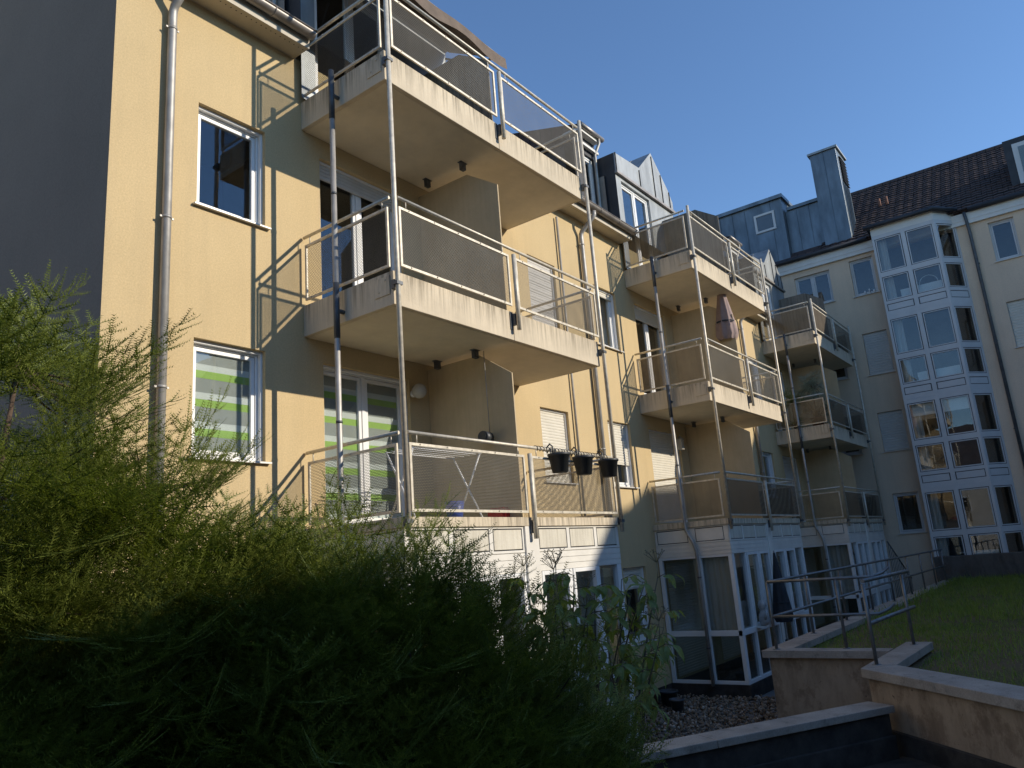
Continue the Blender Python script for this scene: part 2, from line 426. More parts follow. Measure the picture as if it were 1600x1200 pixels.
for ui, lv, side, a in wins:
    kw = dict(shutter=0)
    if (ui, lv, side) == (0, 1, 0): kw = dict(blind=BL)
    elif (ui, lv, side) == (0, 1, 1): kw = dict(shutter=1)
    elif (ui, lv, side) == (0, 2, 1): kw = dict(shutter=1, shut_mat='shutter_grey')
    elif (ui, lv, side) == (1, 1, 0): kw = dict(shutter=.66)
    elif (ui, lv, side) == (1, 0, 0): kw = dict(shutter=.30)
    elif (ui, lv, side) == (1, 2, 0): kw = dict(shutter=.12, curtain=True)
    elif (ui, lv, side) == (1, 2, 1): kw = dict(shutter=.2)
    elif (ui, lv, side) == (1, 1, 1): kw = dict(shutter=.2)
    window(main, (a, D, SILL[lv]), .89, HEAD[lv] - SILL[lv], **kw)
for ui, x0 in enumerate(U):
    for lv in (1, 2):
        for sd, a in enumerate((x0 + .29, x0 + L - 1.79)):
            kw = {}
            if (ui, lv, sd) == (0, 1, 0): kw = dict(blind=BL)
            if (ui, lv, sd) == (1, 1, 0): kw = dict(shutter=1)
            if (ui, lv, sd) == (1, 2, 0): kw = dict(shutter=.15)
            if (ui, lv, sd) == (2, 1, 0): kw = dict(shutter=.9, shut_mat='shutter_grey')
            if (ui, lv, sd) == (0, 2, 0): kw = dict(shutter=.12, shut_mat='shutter_grey')
            window(main, (a, D, DECK[lv - 1] + .05), 1.5, HEAD[lv] - DECK[lv - 1] - .05, door=True, sill=False, **kw)
# wall base strip
obj('base_course', MB().box(4.4 - 1.1, 24.7, -.012, .02, -.3, .24), 'bitumen', main, (3.31, D, 0)).location = (0, 0, 0)

# ---- balconies
def railing_parts(par, ox, oz, top):
    """panels, frames, rails of one balcony; ox,oz world"""
    h0, h1, hr = .05, .78, .89
    def frame_mesh(u0, u1, along):
        t = .03; d = .022; m = MB()
        for a, b, c, e in ((u0, u1, h0, h0 + t), (u0, u1, h1 - t, h1), (u0, u0 + t, h0 + t, h1 - t), (u1 - t, u1, h0 + t, h1 - t)):
            m.box(a, b, -d / 2, d / 2, c, e) if along == 'x' else m.box(-d / 2, d / 2, a, b, c, e)
        n = 4   # little fixing stubs to the hand rail and clips on the frame
        for i in range(2):
            u = u0 + (u1 - u0) * (.06 + .88 * i)
            m.tube([(u, 0, h1 - .002), (u, 0, hr)] if along == 'x' else [(0, u, h1 - .002), (0, u, hr)], .007, 6)
        for i in range(5):
            u = u0 + (u1 - u0) * (.08 + .21 * i)
            for z in (h0 + .012, h1 - .018):
                m.box(u - .006, u + .006, -d / 2 - .012, -d / 2, z, z + .012) if along == 'x' else m.box(-d / 2 - .012, -d / 2, u - .006, u + .006, z, z + .012)
        return m.mesh('panel_frame')
    def sheet(u0, u1, along):
        m = MB(); e = .012
        m.quad((u0 + e, 0, h0 + e), (u1 - e, 0, h0 + e), (u1 - e, 0, h1 - e), (u0 + e, 0, h1 - e)) if along == 'x' else m.quad((0, u0 + e, h0 + e), (0, u1 - e, h0 + e), (0, u1 - e, h1 - e), (0, u0 + e, h1 - e))
        return m.mesh('mesh_panel')
    yf = F - .055 - D
    far_stack = ox > 10
    for key, u0, u1, al, lx, ly in (('L', .07, 2.13, 'x', 0, yf), ('R', 2.28, L - .05, 'x', 0, yf), ('S', -1.53, -.06, 'y', -.005, 0), ('E', -1.53, -.06, 'y', L + .005, 0)):
        pm = 'perforated_lit_tan' if far_stack and key == 'S' else 'perforated_brown' if (far_stack and oz < 4) or ox > 20 else 'perforated'
        obj('panel_frame', cached(('pf', key), lambda: frame_mesh(u0, u1, al)), 'rail_paint', par, (ox + lx, D + ly, oz))
        obj('mesh_panel', cached(('pp', key, pm), lambda: sheet(u0, u1, al)), pm, par, (ox + lx, D + ly, oz))
    obj('handrail', cached('hrS', lambda: MB().tube([(0, -.03, hr), (0, -1.555, hr)], .021, 10).mesh('handrail')), 'rail_paint', par, (ox - .005, D, oz))
    obj('handrail', cached('hrE', lambda: MB().tube([(0, -.03, hr), (0, -1.555, hr)], .021, 10).mesh('handrail')), 'rail_paint', par, (ox + L + .005, D, oz))
    obj('handrail', cached('hrF', lambda: MB().tube([(.06, 0, hr), (L - .05, 0, hr)], .021, 10).mesh('handrail')), 'rail_paint', par, (ox, D + yf, oz))
    def post():
        m = MB(); m.tube([(0, 0, -.27), (0, 0, .80)], .030, 12)
        return m.mesh('middle_post')
    obj('middle_post', cached('mp', post), 'rail_paint', par, (ox + L / 2, D + yf - .035, oz))
    obj('post_bracket', cached('mpb', lambda: MB().box(-.035, .005, .03, .09, -.20, -.04).box(-.075, -.025, .078, .088, -.26, -.02).mesh('post_bracket')), 'dark_pipe', par, (ox + L / 2, D + yf - .035, oz))
for ui, x0 in enumerate(U):
    for lv in (0, 1, 2):
        oz = DECK[lv]
        if lv == 0:
            b = obj('balcony', cached('deck', lambda: MB().box(-.04, L + .04, F - D - .035, -.002, -.11, -.0).mesh('balcony')), 'slab_concrete', main, (x0, D, oz), bevel=.006)
        else:
            # two cast halves with an open joint, drip groove near the lower front edge
            b = obj('balcony', cached('slab', lambda: MB().box(0, L / 2 - .003, F - D, -.002, -.40, 0).box(L / 2 + .003, L, F - D, -.002, -.40, 0).mesh('balcony')), 'slab_concrete', main, (x0, D, oz), bevel=.008)
            obj('ceiling_coat', cached('soff', lambda: MB().box(.06, L - .06, F - D + .06, -.004, -.404, -.399).mesh('ceiling_coat')), 'slab_soffit', b, (x0, D, oz))
            obj('anchor_plate', cached('ap', lambda: MB().box(-.012, -.001, -1.52, -1.28, -.27, -.05).box(-.02, -.012, -1.46, -1.44, -.10, -.08).box(-.02, -.012, -1.36, -1.34, -.22, -.20).mesh('anchor_plate')), 'slab_concrete', b, (x0, D, oz), bevel=.003)
            for yy in (-.25, -.95):
                obj('partition_bracket', cached('pb', lambda: MB().box(-.06, .02, -.03, .03, -.52, -.402).box(-.09, .05, -.035, .035, -.412, -.404).mesh('partition_bracket')), 'dark_pipe', b, (x0 + L / 2 - .07, D + yy, oz))
        railing_parts(b, x0, oz, lv == 2)
        h = 2.33 if lv < 2 else 1.95 if ui else 1.5
        def part():
            t = .011; pr = [(-.002, .01), (-1.50, .01), (-1.50, h - .43), (-.97, h - .075), (-.002, h - .075)]
            return MB().prism(pr, -t, t, 'x').mesh('partition')
        obj('partition', cached(('part', h), part), 'partition_paint' if lv < 2 else 'partition_grime', b, (x0 + L / 2 - .02, D, oz))
# ---- corner poles, end poles, rainwater pipes
for ui, x0 in enumerate(U):
    for xx, top in ((x0 - .005, 10.2 if ui == 0 else 9.80), (x0 + L + .01, 9.86)):
        obj('support_pole', MB().tube([(0, 0, 3.06), (0, 0, top)], .030, 12), 'rail_paint', main, (xx, F - .075, 0))
        for z in (3.22, 5.82, 8.65):
            obj('pole_bracket', cached('polb', lambda: MB().box(-.03, .03, .025, .08, -.05, .05).box(-.045, .045, -.034, .034, -.02, .02).mesh('pole_bracket')), 'dark_pipe', main, (xx, F - .075, z))
    pts = [(-.11, 0, 8.86), (-.11, 0, 3.30), (-.10, 0, 3.12), (-.09, -.12, 2.86), (-.09, -.16, 2.70), (-.09, -.16, .22)]
    dp = obj('rainwater_pipe', MB().tube(pts, .034, 12), 'galvanised', main, (x0, 6.56, 0))
    for z in (8.55, 5.72):
        obj('dark_sleeve', MB().tube([(-.11, 0, z - .34), (-.11, 0, z + .34)], .037, 12), 'dark_pipe', dp, (x0, 6.56, 0))
        obj('spigot', MB().tube([(-.11, 0, z), (.01, -.0, z)], .026, 10), 'dark_pipe', dp, (x0, 6.56, 0))
    for z in (7.2, 4.4, 2.2, .9):
        obj('pipe_clamp', MB().tube([(-.11 if z > 3 else -.09, 0 if z > 3 else -.16, z - .014), (-.11 if z > 3 else -.09, 0 if z > 3 else -.16, z + .014)], .039, 12), 'dark_pipe', dp, (x0, 6.56, 0))
for x in (3.90, 12.56, 21.25):
    dp = obj('downpipe', MB().tube([(.04, -.40, 9.50), (.04, -.40, 9.42), (.03, -.36, 9.36), (.0, -.11, 9.14), (0, -.08, 9.08), (0, -.075, 9.0), (0, -.075, .3)], .048, 14), 'galvanised', main, (x, D, 0))
    for z in (8.86, 6.55, 4.7, 2.9, 1.2):
        obj('pipe_clamp', MB().tube([(0, -.075, z - .015), (0, -.075, z + .015)], .054, 14).box(-.075, -.05, -.083, -.067, z - .01, z + .01).box(.05, .075, -.083, -.067, z - .01, z + .01).box(-.012, .012, -.03, .0, z - .01, z + .01), 'galvanised', dp, (x, D, 0))
obj('slim_pipe', MB().tube([(0, -.05, 9.2), (0, -.05, 3.3)], .022, 10), 'galvanised', main, (11.73, D, 0)).name = 'thin_pipe'  # thin galvanised pipe on the facade

# ---- eaves between the balconies: soffit with vent holes, fascia, half-round gutter
def eave(x0, x1):
    s = obj('soffit', MB().box(x0, x1, -.30, .0, -.02, 0).box(x0, x1, -.32, -.30, -.035, .10), 'soffit_board', main, (0, D, 9.46))
    m = MB(); x = x0 + .05
    while x < x1 - .03:
        m.lathe([(.009, -.0212), (.0, -.0212)], (x, -.235, 0), 8); x += .07
    obj('vent_hole', m, 'black_gasket', s, (0, D, 9.46)).__setitem__('kind', 'stuff')
    g = MB(); n = 10
    prof = [(-.40 + .078 * math.cos(math.pi + math.pi * i / n), .10 + .078 * math.sin(math.pi + math.pi * i / n)) for i in range(n + 1)]
    inn = [(-.40 + .070 * math.cos(math.pi + math.pi * i / n), .10 + .070 * math.sin(math.pi + math.pi * i / n)) for i in range(n, -1, -1)]
    base = len(g.v); P = prof + inn; g.v += [(x0, *p) for p in P] + [(x1, *p) for p in P]; k = len(P)
    for i in range(k): g.f.append((base + i, base + (i + 1) % k, base + k + (i + 1) % k, base + k + i)); g.s.append(i < n)
    g.tube([(x0, -.482, .104), (x1, -.482, .104)], .010, 8)
    go = obj('gutter', g, 'gutter_metal', main, (0, D, 9.50))
    for x in np.arange(x0 + .35, x1, .75):
        hk = [(x, -.40 + .083 * math.cos(math.pi + math.pi * i / 8), .10 + .083 * math.sin(math.pi + math.pi * i / 8)) for i in range(9)]
        obj('gutter_bracket', MB().tube(hk, .008, 6), 'gutter_metal', go, (0, D, 9.50))
eave(3.15, 5.62); eave(10.22, 14.34); eave(18.9, 23.0)
# ---- roof and the attic storey
rf = obj('roof', MB().quad((3.15, -.26, 9.66), (28, -.26, 9.66), (28, 5.2, 14.9), (3.15, 5.2, 14.9)).quad((3.15, 5.2, 14.9), (28, 5.2, 14.9), (28, 14, 9.6), (3.15, 14, 9.6)), 'roof_tile', main, (0, D, 0))
zj = 0
for ui, x0 in enumerate(U):
    # window bays of the mansard on both sides of a balcony, set back behind the gutter
    for a, b in ((x0 - .92, x0 - .07),):
        wa = x0 - .72
        op = [(wa, wa + .56, 9.95, 11.62)]
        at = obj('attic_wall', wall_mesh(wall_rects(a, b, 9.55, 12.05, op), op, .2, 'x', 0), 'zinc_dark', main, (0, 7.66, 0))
        for q in op: window(main, (q[0], 7.66, q[2]), q[1] - q[0], q[3] - q[2], rec=.05, sill=False, rails=False)
        obj('attic_eave', MB().box(a, b, -.14, .3, 12.02, 12.10).box(a, b, -.10, -.02, 11.74, 11.80), 'fascia_white', at, (0, 7.66, 0))
        obj('attic_gutter', MB().tube([(a, -.17, 12.14), (b + .12, -.17, 12.14)], .06, 10), 'gutter_metal', at, (0, 7.66, 0))
        obj('attic_downpipe', MB().tube([(b - .06, -.17, 12.1), (b - .06, -.17, 11.98), (b - .12, -.06, 11.7), (b - .12, -.05, 10.0), (b - .05, -.1, 9.8)], .036, 10), 'galvanised', at, (0, 7.66, 0))
        obj('attic_roof', MB().prism([(-.2, 12.14), (2.4, 12.9), (2.4, 12.0), (-.16, 12.10)], a, b, 'x'), 'roof_tile', at, (0, 7.66, 0))
    # zinc dormer that projects over the balcony doors
    y = 7.20; a, b = x0 - .06, x0 + 2.9; op = [(x0 + .17, x0 + 1.56, 8.85, 11.05)]
    dz = obj('dormer', wall_mesh(wall_rects(a, b, 8.84, 11.20, op), op, .14, 'x', 0), 'zinc', main, (0, y, 0))
    obj('dormer_cheek', MB().box(a - .012, a, .0, 1.9, 9.62, 11.65), 'zinc_dark', dz, (0, y, 0)); obj('dormer_cheek', MB().box(b, b + .012, .0, 1.9, 8.84, 11.2), 'zinc_dark', dz, (0, y, 0))  # cheeks take a darker zinc, the shade on these sides put into the colour
    g = MB(); c = x0 + 1.92
    pts = [(a, 11.20), (b, 11.20), (b, 11.45), (c + .76, 11.74), (c, 12.46), (c - .78, 11.74), (a, 11.66)]
    g.prism(pts, -.03, .5, 'y')
    obj('dormer_fascia', g, 'zinc', dz, (0, y, 0))
    for xs in (a + .02, c - .80, c - .02, c + .40, c + .80):
        zt = 12.40 - abs(xs - c) * .92 if abs(xs - c) < .78 else 11.70
        obj('standing_seam', MB().box(xs - .006, xs + .006, -.052, -.03, 11.215, max(zt - .03, 11.5)), 'zinc_dark', dz, (0, y, 0))
    obj('drip_edge', MB().box(a - .02, b + .02, -.07, .0, 11.14, 11.20), 'gutter_metal', dz, (0, y, 0))
    obj('dormer_roof', MB().prism([(a, 11.67), (c - .78, 11.75), (c, 12.47), (c + .78, 11.75), (b, 11.47)], .0, 3.0, 'y'), 'zinc', dz, (0, y + .5, 0))
    for q in op:
        window(main, (q[0], y, q[2]), q[1] - q[0], q[3] - q[2], rec=.06, door=True, sill=False, rails=False, room='room_pale')
    q = (x0 + 3.0, x0 + 4.1, 8.85, 10.9)
    obj('recess_wall', wall_mesh(wall_rects(x0 + 2.92, x0 + L + .1, 8.84, 11.2, [q]), [q], .14, 'x', 0), 'fascia_white', dz, (0, 7.75, 0))
    window(main, (q[0], 7.75, q[2]), q[1] - q[0], q[3] - q[2], rec=.06, door=True, sill=False, rails=False, room='room_pale')

# ---- winter gardens
def winter_garden(x0, ui):
    z_b, z_tr, z_tt, z_w, z_f0, z_f1 = .24, 1.10, 1.20, 2.60, 2.84, 3.16
    m = MB(); y0 = F - D; t = .07
    def frame_run(xs, fixed):   # front face, verticals at xs
        pass
    fx = [0.0, .72, 1.42, 2.07]; half = [(fx[i], fx[i + 1]) for i in range(3)]
    R = [(a + 2.35, b + 2.35) for a, b in half]; Lf = half
    v = sorted({*[a for q in Lf + R for a in q]})
    for k, x in enumerate(v):
        wd = .035 if 0 < k < len(v) - 1 else .06
        x = min(max(x, wd), L - wd)
        m.box(x - wd, x + wd, y0, y0 + .08, z_b + .06, 2.60)
    m.box(0, L, y0 + .002, y0 + .078, z_b, z_b + .06); m.box(0, L, y0 - .003, y0 + .076, z_tr, z_tt)
    # side frames (both ends)
    for xa, xb in ((0, .08), (L - .08, L)):
        for a, b in ((-.10, -.02), (-.93, -.86)): m.box(xa + .002, xb - .002, a, b, z_b + .06, 2.60)
        m.box(xa + .003, xb - .003, y0 + .08, -.02, z_b, z_b + .06); m.box(xa + .001, xb - .001, y0 + .08, -.02, z_tr, z_tt)
        m.box(xa + .001, xb - .001, y0 + .08, -.02, 2.56, 2.60)
    # header behind the boards and the fascia
    m.box(.012, L - .012, y0 + .012, y0 + .07, 2.60, 3.16)
    m.box(.012, .07, y0 + .07, -.004, 2.60, 3.16); m.box(L - .07, L - .012, y0 + .07, -.004, 2.60, 3.16)
    wg = obj('winter_garden', cached('wg', lambda: m.mesh('winter_garden')), 'white_pvc', main, (x0, D, 0), bevel=.004)
    # boards: three lapped strips on every side
    for k in range(3):
        za = 2.605 + k * .078
        obj('board', cached(('bF', k), lambda: MB().box(.0, L, y0 - .004, y0 + .010, za, za + .073).mesh('board')), 'white_board', wg, (x0, D, 0))
        obj('board', cached(('bS', k), lambda: MB().box(-.004, .010, y0 + .012, -.004, za, za + .073).mesh('board')), 'white_board', wg, (x0, D, 0))
        obj('board', cached(('bE', k), lambda: MB().box(L - .010, L + .004, y0 + .012, -.004, za, za + .073).mesh('board')), 'white_board', wg, (x0, D, 0))
    # fascia: rim strips with sunk panels
    def rim():
        q = MB(); xs = v; q.box(0, L, y0 - .006, y0 + .010, 2.842, 2.872); q.box(0, L, y0 - .006, y0 + .010, 3.135, 3.158)
        for x in v: q.box(min(max(x - .035, .0), L - .07), max(min(x + .035, L), .07), y0 - .005, y0 + .010, 2.872, 3.135)
        q.box(v[3], v[4], y0 - .0045, y0 + .010, 2.872, 3.135)
        for xa, xb in ((-.006, .010), (L - .010, L + .006)):
            q.box(xa, xb, y0 + .012, -.004, 2.842, 2.872); q.box(xa, xb, y0 + .012, -.004, 3.135, 3.158)
            for a, b in ((y0 + .012, y0 + .10), (-.88, -.72), (-.05, -.004)): q.box(xa + .001, xb - .001, a, b, 2.872, 3.135)
        return q.mesh('fascia_rim')
    obj('fascia_gasket', cached('fgk', lambda: MB().box(.013, L - .013, y0 + .0035, y0 + .0115, 2.86, 3.145).mesh('fascia_gasket')), 'black_gasket', wg, (x0, D, 0))
    for xa, xb in ((.0035, .0115), (L - .0115, L - .0035)):
        obj('fascia_gasket', cached(('fgs', xa), lambda: MB().box(xa, xb, y0 + .03, -.006, 2.86, 3.145).mesh('fascia_gasket')), 'black_gasket', wg, (x0, D, 0))
    obj('fascia_rim', cached('frim', rim), 'white_board', wg, (x0, D, 0), bevel=.003)
    for a, b in Lf + R:
        obj('fascia_panel', cached(('fp', a), lambda: MB().box(a + .05, b - .05, y0 - .004, y0 + .010, 2.886, 3.12).mesh('fascia_panel')), 'fascia_dirty' if ui == 0 else 'white_board', wg, (x0, D, 0), bevel=.004)
    for a, b in ((y0 + .115, -.895), (-.705, -.065)):
        for xa, xb in ((-.004, .010), (L - .010, L + .004)):
            obj('fascia_panel', cached(('fps', a, xa), lambda: MB().box(xa, xb, a, b, 2.886, 3.12).mesh('fascia_panel')), 'white_board', wg, (x0, D, 0), bevel=.004)
    obj('pillar', cached('pil', lambda: MB().box(2.07, 2.35, y0 - .03, y0 + .12, .1, 3.16).mesh('pillar')), 'white_board', wg, (x0, D, 0), bevel=.006)
    # sashes and panes
    sash = MB(); s = .05
    for i, (a, b) in enumerate(Lf + R):
        A, B = a + .04, b - .04
        if i in (0, 5): A, B = (a + .06, b - .035) if i == 0 else (a + .035, b - .06)
        else:
            for p in ((A, A + s, z_tt, 2.60), (B - s, B, z_tt, 2.60), (A + s, B - s, z_tt, z_tt + s), (A + s, B - s, 2.60 - s, 2.60)): sash.box(p[0], p[1], y0 - .012, y0 + .06, p[2], p[3])
        obj('pane', cached(('wp', i), lambda: MB().box(A, B, y0 + .045, y0 + .051, z_tt, 2.60).mesh('pane')), 'glass', wg, (x0, D, 0))
        obj('pane', cached(('wl', i), lambda: MB().box(A, B, y0 + .045, y0 + .051, z_b + .06, z_tr).mesh('pane')), 'glass_dusty', wg, (x0, D, 0))
    obj('sash', cached('sash', lambda: sash.mesh('sash')), 'white_pvc', wg, (x0, D, 0), bevel=.004)
    for a, b in ((y0 + .08, -.93), (-.86, -.10)):
        for xx in (.04, L - .04):
            obj('pane', cached(('ws', a, xx), lambda: MB().box(xx, xx + .006, a, b, z_tt, 2.56).mesh('pane')), 'glass', wg, (x0, D, 0))
            obj('pane', cached(('wsl', a, xx), lambda: MB().box(xx, xx + .006, a, b, z_b + .06, z_tr).mesh('pane')), 'glass_dusty', wg, (x0, D, 0))
    obj('screw', cached('scr', lambda: [q for q in [MB()] if [q.lathe([(.0, 0), (.006, 0)], (0, 0, 0), 6)]][0].mesh('screw')), 'galvanised', wg, (x0 + .5, F - .01, 2.85)).rotation_euler = (math.pi / 2, 0, 0)
    obj('plinth', cached('pln', lambda: MB().box(-.02, L + .02, y0 - .02, -.001, -.3, z_b).mesh('plinth')), 'bitumen', wg, (x0, D, 0), bevel=.005)
    # what shows through the glass: back wall shutters, a curtain and a sheet-covered chair shape
    obj('inner_shutter', cached('ish', lambda: slats(1.5, .3, 2.5).mesh('inner_shutter')), 'shutter_cream', wg, (x0 + 2.6, D - .02, 0))
    obj('inner_shutter', cached('ish', None), 'shutter_cream', wg, (x0 + .3, D - .02, 0))
    obj('inner_floor', cached('ifl', lambda: MB().box(.1, L - .1, y0 + .1, -.01, .2, .252).mesh('inner_floor')), 'room_dark', wg, (x0, D, 0))
    c = MB(); n = 30
    for i in range(n):
        p, q = (3.55 + .022 * i, y0 + .20 + .02 * math.sin(i * 2.1)), (3.55 + .022 * (i + 1), y0 + .20 + .02 * math.sin((i + 1) * 2.1))
        c.quad((p[0], p[1], .3), (q[0], q[1], .3), (q[0], q[1], 2.55), (p[0], p[1], 2.55), smooth=True)
    obj('inner_curtain', c, 'curtain', wg, (x0, D, 0))
    c = MB(); n = 24
    if ui:
        for i in range(n):
            p, q = (.15 + .015 * math.sin(i * 1.7), y0 + .1 + .032 * i), (.15 + .015 * math.sin((i + 1) * 1.7), y0 + .1 + .032 * (i + 1))
            c.quad((p[0], p[1], 1.2), (q[0], q[1], 1.2), (q[0], q[1], 2.55), (p[0], p[1], 2.55), smooth=True)
        obj('inner_curtain', c, 'curtain', wg, (x0, D, 0))
for ui, x0 in enumerate(U): winter_garden(x0, ui)

# ------------------------------------------------------------------ wing at the right end
wing = thing('apartment_wing', (28, 0, 0), 'taller beige apartment wing in shade with glazed bay tower and dark tiled roof', 'building')
W_TOP = 12.42; wo_ = []
spec = []
for lv, (zs, zh) in enumerate(((2.75, 4.05), (5.45, 6.78), (8.1, 9.58), (10.95, 12.28))):
    spec.append((4.58, 5.36, zs, zh, lv, 'a')); spec.append((6.05, 7.30, zs + .05, zh - .08, lv, 'b')); spec.append((.36, 1.06, zs, zh, lv, 'c')); spec.append((-2.6, -1.6, zs, zh, lv, 'c'))
wo_ = [s_[:4] for s_ in spec] + [(2.05, 4.30, 1.2, 12.40)]
obj('wing_wall', wall_mesh(wall_rects(-14, 7.3, -.3, W_TOP, wo_), wo_, .25, 'y', 0), 'stucco_beige', wing, (28, 0, 0))
obj('upper_wall', MB().quad((0, 7.3, 9.4), (0, 10.2, 9.4), (0, 10.2, 12.42), (0, 7.3, 12.42)), 'stucco_beige', wing, (28, 0, 0))
for a, b, zs, zh, lv, kd in spec:
    kw = {}
    if kd == 'a' and lv in (1, 2): kw = dict(shutter=1, shut_mat='shutter_grey')
    if kd == 'c' and lv == 2: kw = dict(shutter=1, shut_mat='shutter_cream')
    if kd == 'c' and lv == 3: kw = dict(shutter=0)
    window(wing, (28, b, zs), b - a, zh - zs, rz=-math.pi / 2, frame='wing_frame', mull=(kd == 'b'), rails=False, rec=.09, pitch=.085, **kw)
obj('eaves_band', MB().box(-.10, 0, -14, 10.2, 12.42, 12.80).box(-.115, -.10, -14, 10.2, 12.55, 12.57), 'fascia_white', wing, (28, 0, 0))
obj('wing_gutter', MB().tube([(-.20, -14, 12.86), (-.20, 1.5, 12.86)], .075, 10).tube([(-.20, 4.6, 12.86), (-.20, 10.2, 12.86)], .075, 10), 'zinc_dark', wing, (28, 0, 0))
# tiled roof built course by course, every course lapping over the one below
def courses(y0, y1, n=24):
    m = MB(); ang = math.atan2(16.45 - 12.88, 4.3); ln = math.hypot(16.45 - 12.88, 4.3) / n; rows = int((y1 - y0) / .3)
    for i in range(n):
        s0, s1 = i * ln, (i + 1) * ln + .03
        for j in range(rows):
            a = y0 + (y1 - y0) * j / rows; b = y0 + (y1 - y0) * (j + 1) / rows - .008
            k = rng.uniform(-.006, .006)
            lo = (s0 * math.cos(ang) - math.sin(ang) * (.045 + k), s0 * math.sin(ang) + math.cos(ang) * (.045 + k)); lo2 = (s0 * math.cos(ang), s0 * math.sin(ang))
            hi = (s1 * math.cos(ang) - math.sin(ang) * (.012 + k), s1 * math.sin(ang) + math.cos(ang) * (.012 + k))
            mid = (a + b) / 2; bow = .018
            m.quad((lo[0], a, lo[1]), (hi[0], a, hi[1]), (hi[0] - bow * .6, mid, hi[1] + bow * .7), (lo[0] - bow * .6, mid, lo[1] + bow * .7)); m.quad((lo[0] - bow * .6, mid, lo[1] + bow * .7), (hi[0] - bow * .6, mid, hi[1] + bow * .7), (hi[0], b, hi[1]), (lo[0], b, lo[1]))
            m.quad((lo2[0], a, lo2[1]), (lo[0], a, lo[1]), (lo[0], b, lo[1]), (lo2[0], b, lo2[1]))
    return m
rf = obj('wing_roof', MB().quad((0, -14, 12.86), (0, 10.2, 12.86), (4.3, 10.2, 16.43), (4.3, -14, 16.43)).quad((4.3, -14, 16.43), (4.3, 10.2, 16.43), (9, 10.2, 12.8), (9, -14, 12.8)), 'roof_tile', wing, (27.8, 0, 0))
obj('roof_tiles', courses(-5, 6.2), 'roof_tile', rf, (27.8, 0, 12.88)).__setitem__('kind', 'stuff')
obj('ridge_cap', MB().tube([(4.3, -14, 16.44), (4.3, 6, 16.44)], .10, 10), 'roof_tile', rf, (27.8, 0, 0))
for y in (4.05, 4.3):
    obj('vent_pipe', MB().tube([(2.2, y, 14.6), (2.2, y, 15.05)], .05, 8), 'terracotta', rf, (27.8, 0, 0))
# zinc attic boxes and the tall zinc stack
zb = obj('zinc_attic', MB().box(.05, 3, 7.3, 10.2, 12.84, 15.50).box(.35, 3, 6.0, 7.3, 12.84, 15.02), 'zinc_blue', wing, (28, 0, 0), bevel=.01)
obj('zinc_coping', MB().box(-.06, 3, 7.22, 10.2, 15.50, 15.64).box(.26, 3, 6.0, 7.22, 15.02, 15.14), 'zinc_blue', zb, (28, 0, 0))
st = obj('zinc_stack', MB().box(.05, 1.35, 5.10, 6.02, 12.8, 16.72), 'zinc_blue', wing, (28, 0, 0), bevel=.01)
obj('stack_cap', MB().box(-.02, 1.42, 5.03, 6.09, 16.72, 16.80), 'zinc', st, (28, 0, 0))
for k in range(9):
    obj('louvre', MB().prism([(5.095, 15.5 + k * .12), (5.04, 15.47 + k * .12), (5.04, 15.49 + k * .12), (5.095, 15.54 + k * .12)], .35, 1.2, 'x'), 'zinc_dark', st, (28, 0, 0))
for x in (.30, .55, .80, 1.05):
    obj('standing_seam', MB().box(x - .008, x + .008, 5.06, 5.10, 12.9, 15.4), 'zinc_blue', st, (28, 0, 0))
for y in (5.56,):
    obj('standing_seam', MB().box(.02, .05, y - .008, y + .008, 12.9, 16.7), 'zinc_blue', st, (28, 0, 0))
for y in (7.75, 8.75, 9.25, 9.75):
    obj('standing_seam', MB().box(.02, .05, y - .008, y + .008, 12.9, 15.48), 'zinc_blue', zb, (28, 0, 0))
for y in (6.45, 6.9):
    obj('standing_seam', MB().box(.32, .35, y - .008, y + .008, 12.9, 15.0), 'zinc_blue', zb, (28, 0, 0))
sw = obj('attic_window', MB().box(-.0, .05, 7.62, 7.70, 14.35, 15.1).box(-.0, .05, 8.32, 8.40, 14.35, 15.1).box(-.0, .05, 7.70, 8.32, 14.35, 14.43).box(-.0, .05, 7.70, 8.32, 15.02, 15.1), 'wing_frame', wing, (28.0, 0, 0))
obj('pane', MB().box(.02, .03, 7.70, 8.32, 14.43, 15.02), 'glass', sw, (28, 0, 0)); obj('backing', MB().box(.035, .045, 7.70, 8.32, 14.43, 15.02), 'room_dark', sw, (28, 0, 0))
# a dormer on the right of the tiled roof
dm = obj('roof_dormer', MB().box(.4, 3.2, -1.9, .18, 13.0, 15.0), 'zinc_dark', wing, (28, 0, 0))
obj('dormer_frame', MB().box(.36, .40, -1.5, -.05, 13.25, 14.8), 'wing_frame', dm, (28, 0, 0)); obj('pane', MB().box(.33, .358, -1.35, -.2, 13.4, 14.65), 'glass_dusty', dm, (28, 0, 0))
# wing downpipe
dp = obj('wing_downpipe', MB().tube([(-.2, 1.62, 12.8), (-.12, 1.60, 12.5), (-.09, 1.58, 12.1), (-.09, 1.52, .5)], .05, 12), 'dark_pipe', wing, (28, 0, 0))
for z in (11, 8.4, 5.6, 2.9): obj('pipe_clamp', MB().tube([(-.09, 1.56, z), (-.09, 1.56, z + .03)], .058, 12), 'dark_pipe', dp, (28, 0, 0))
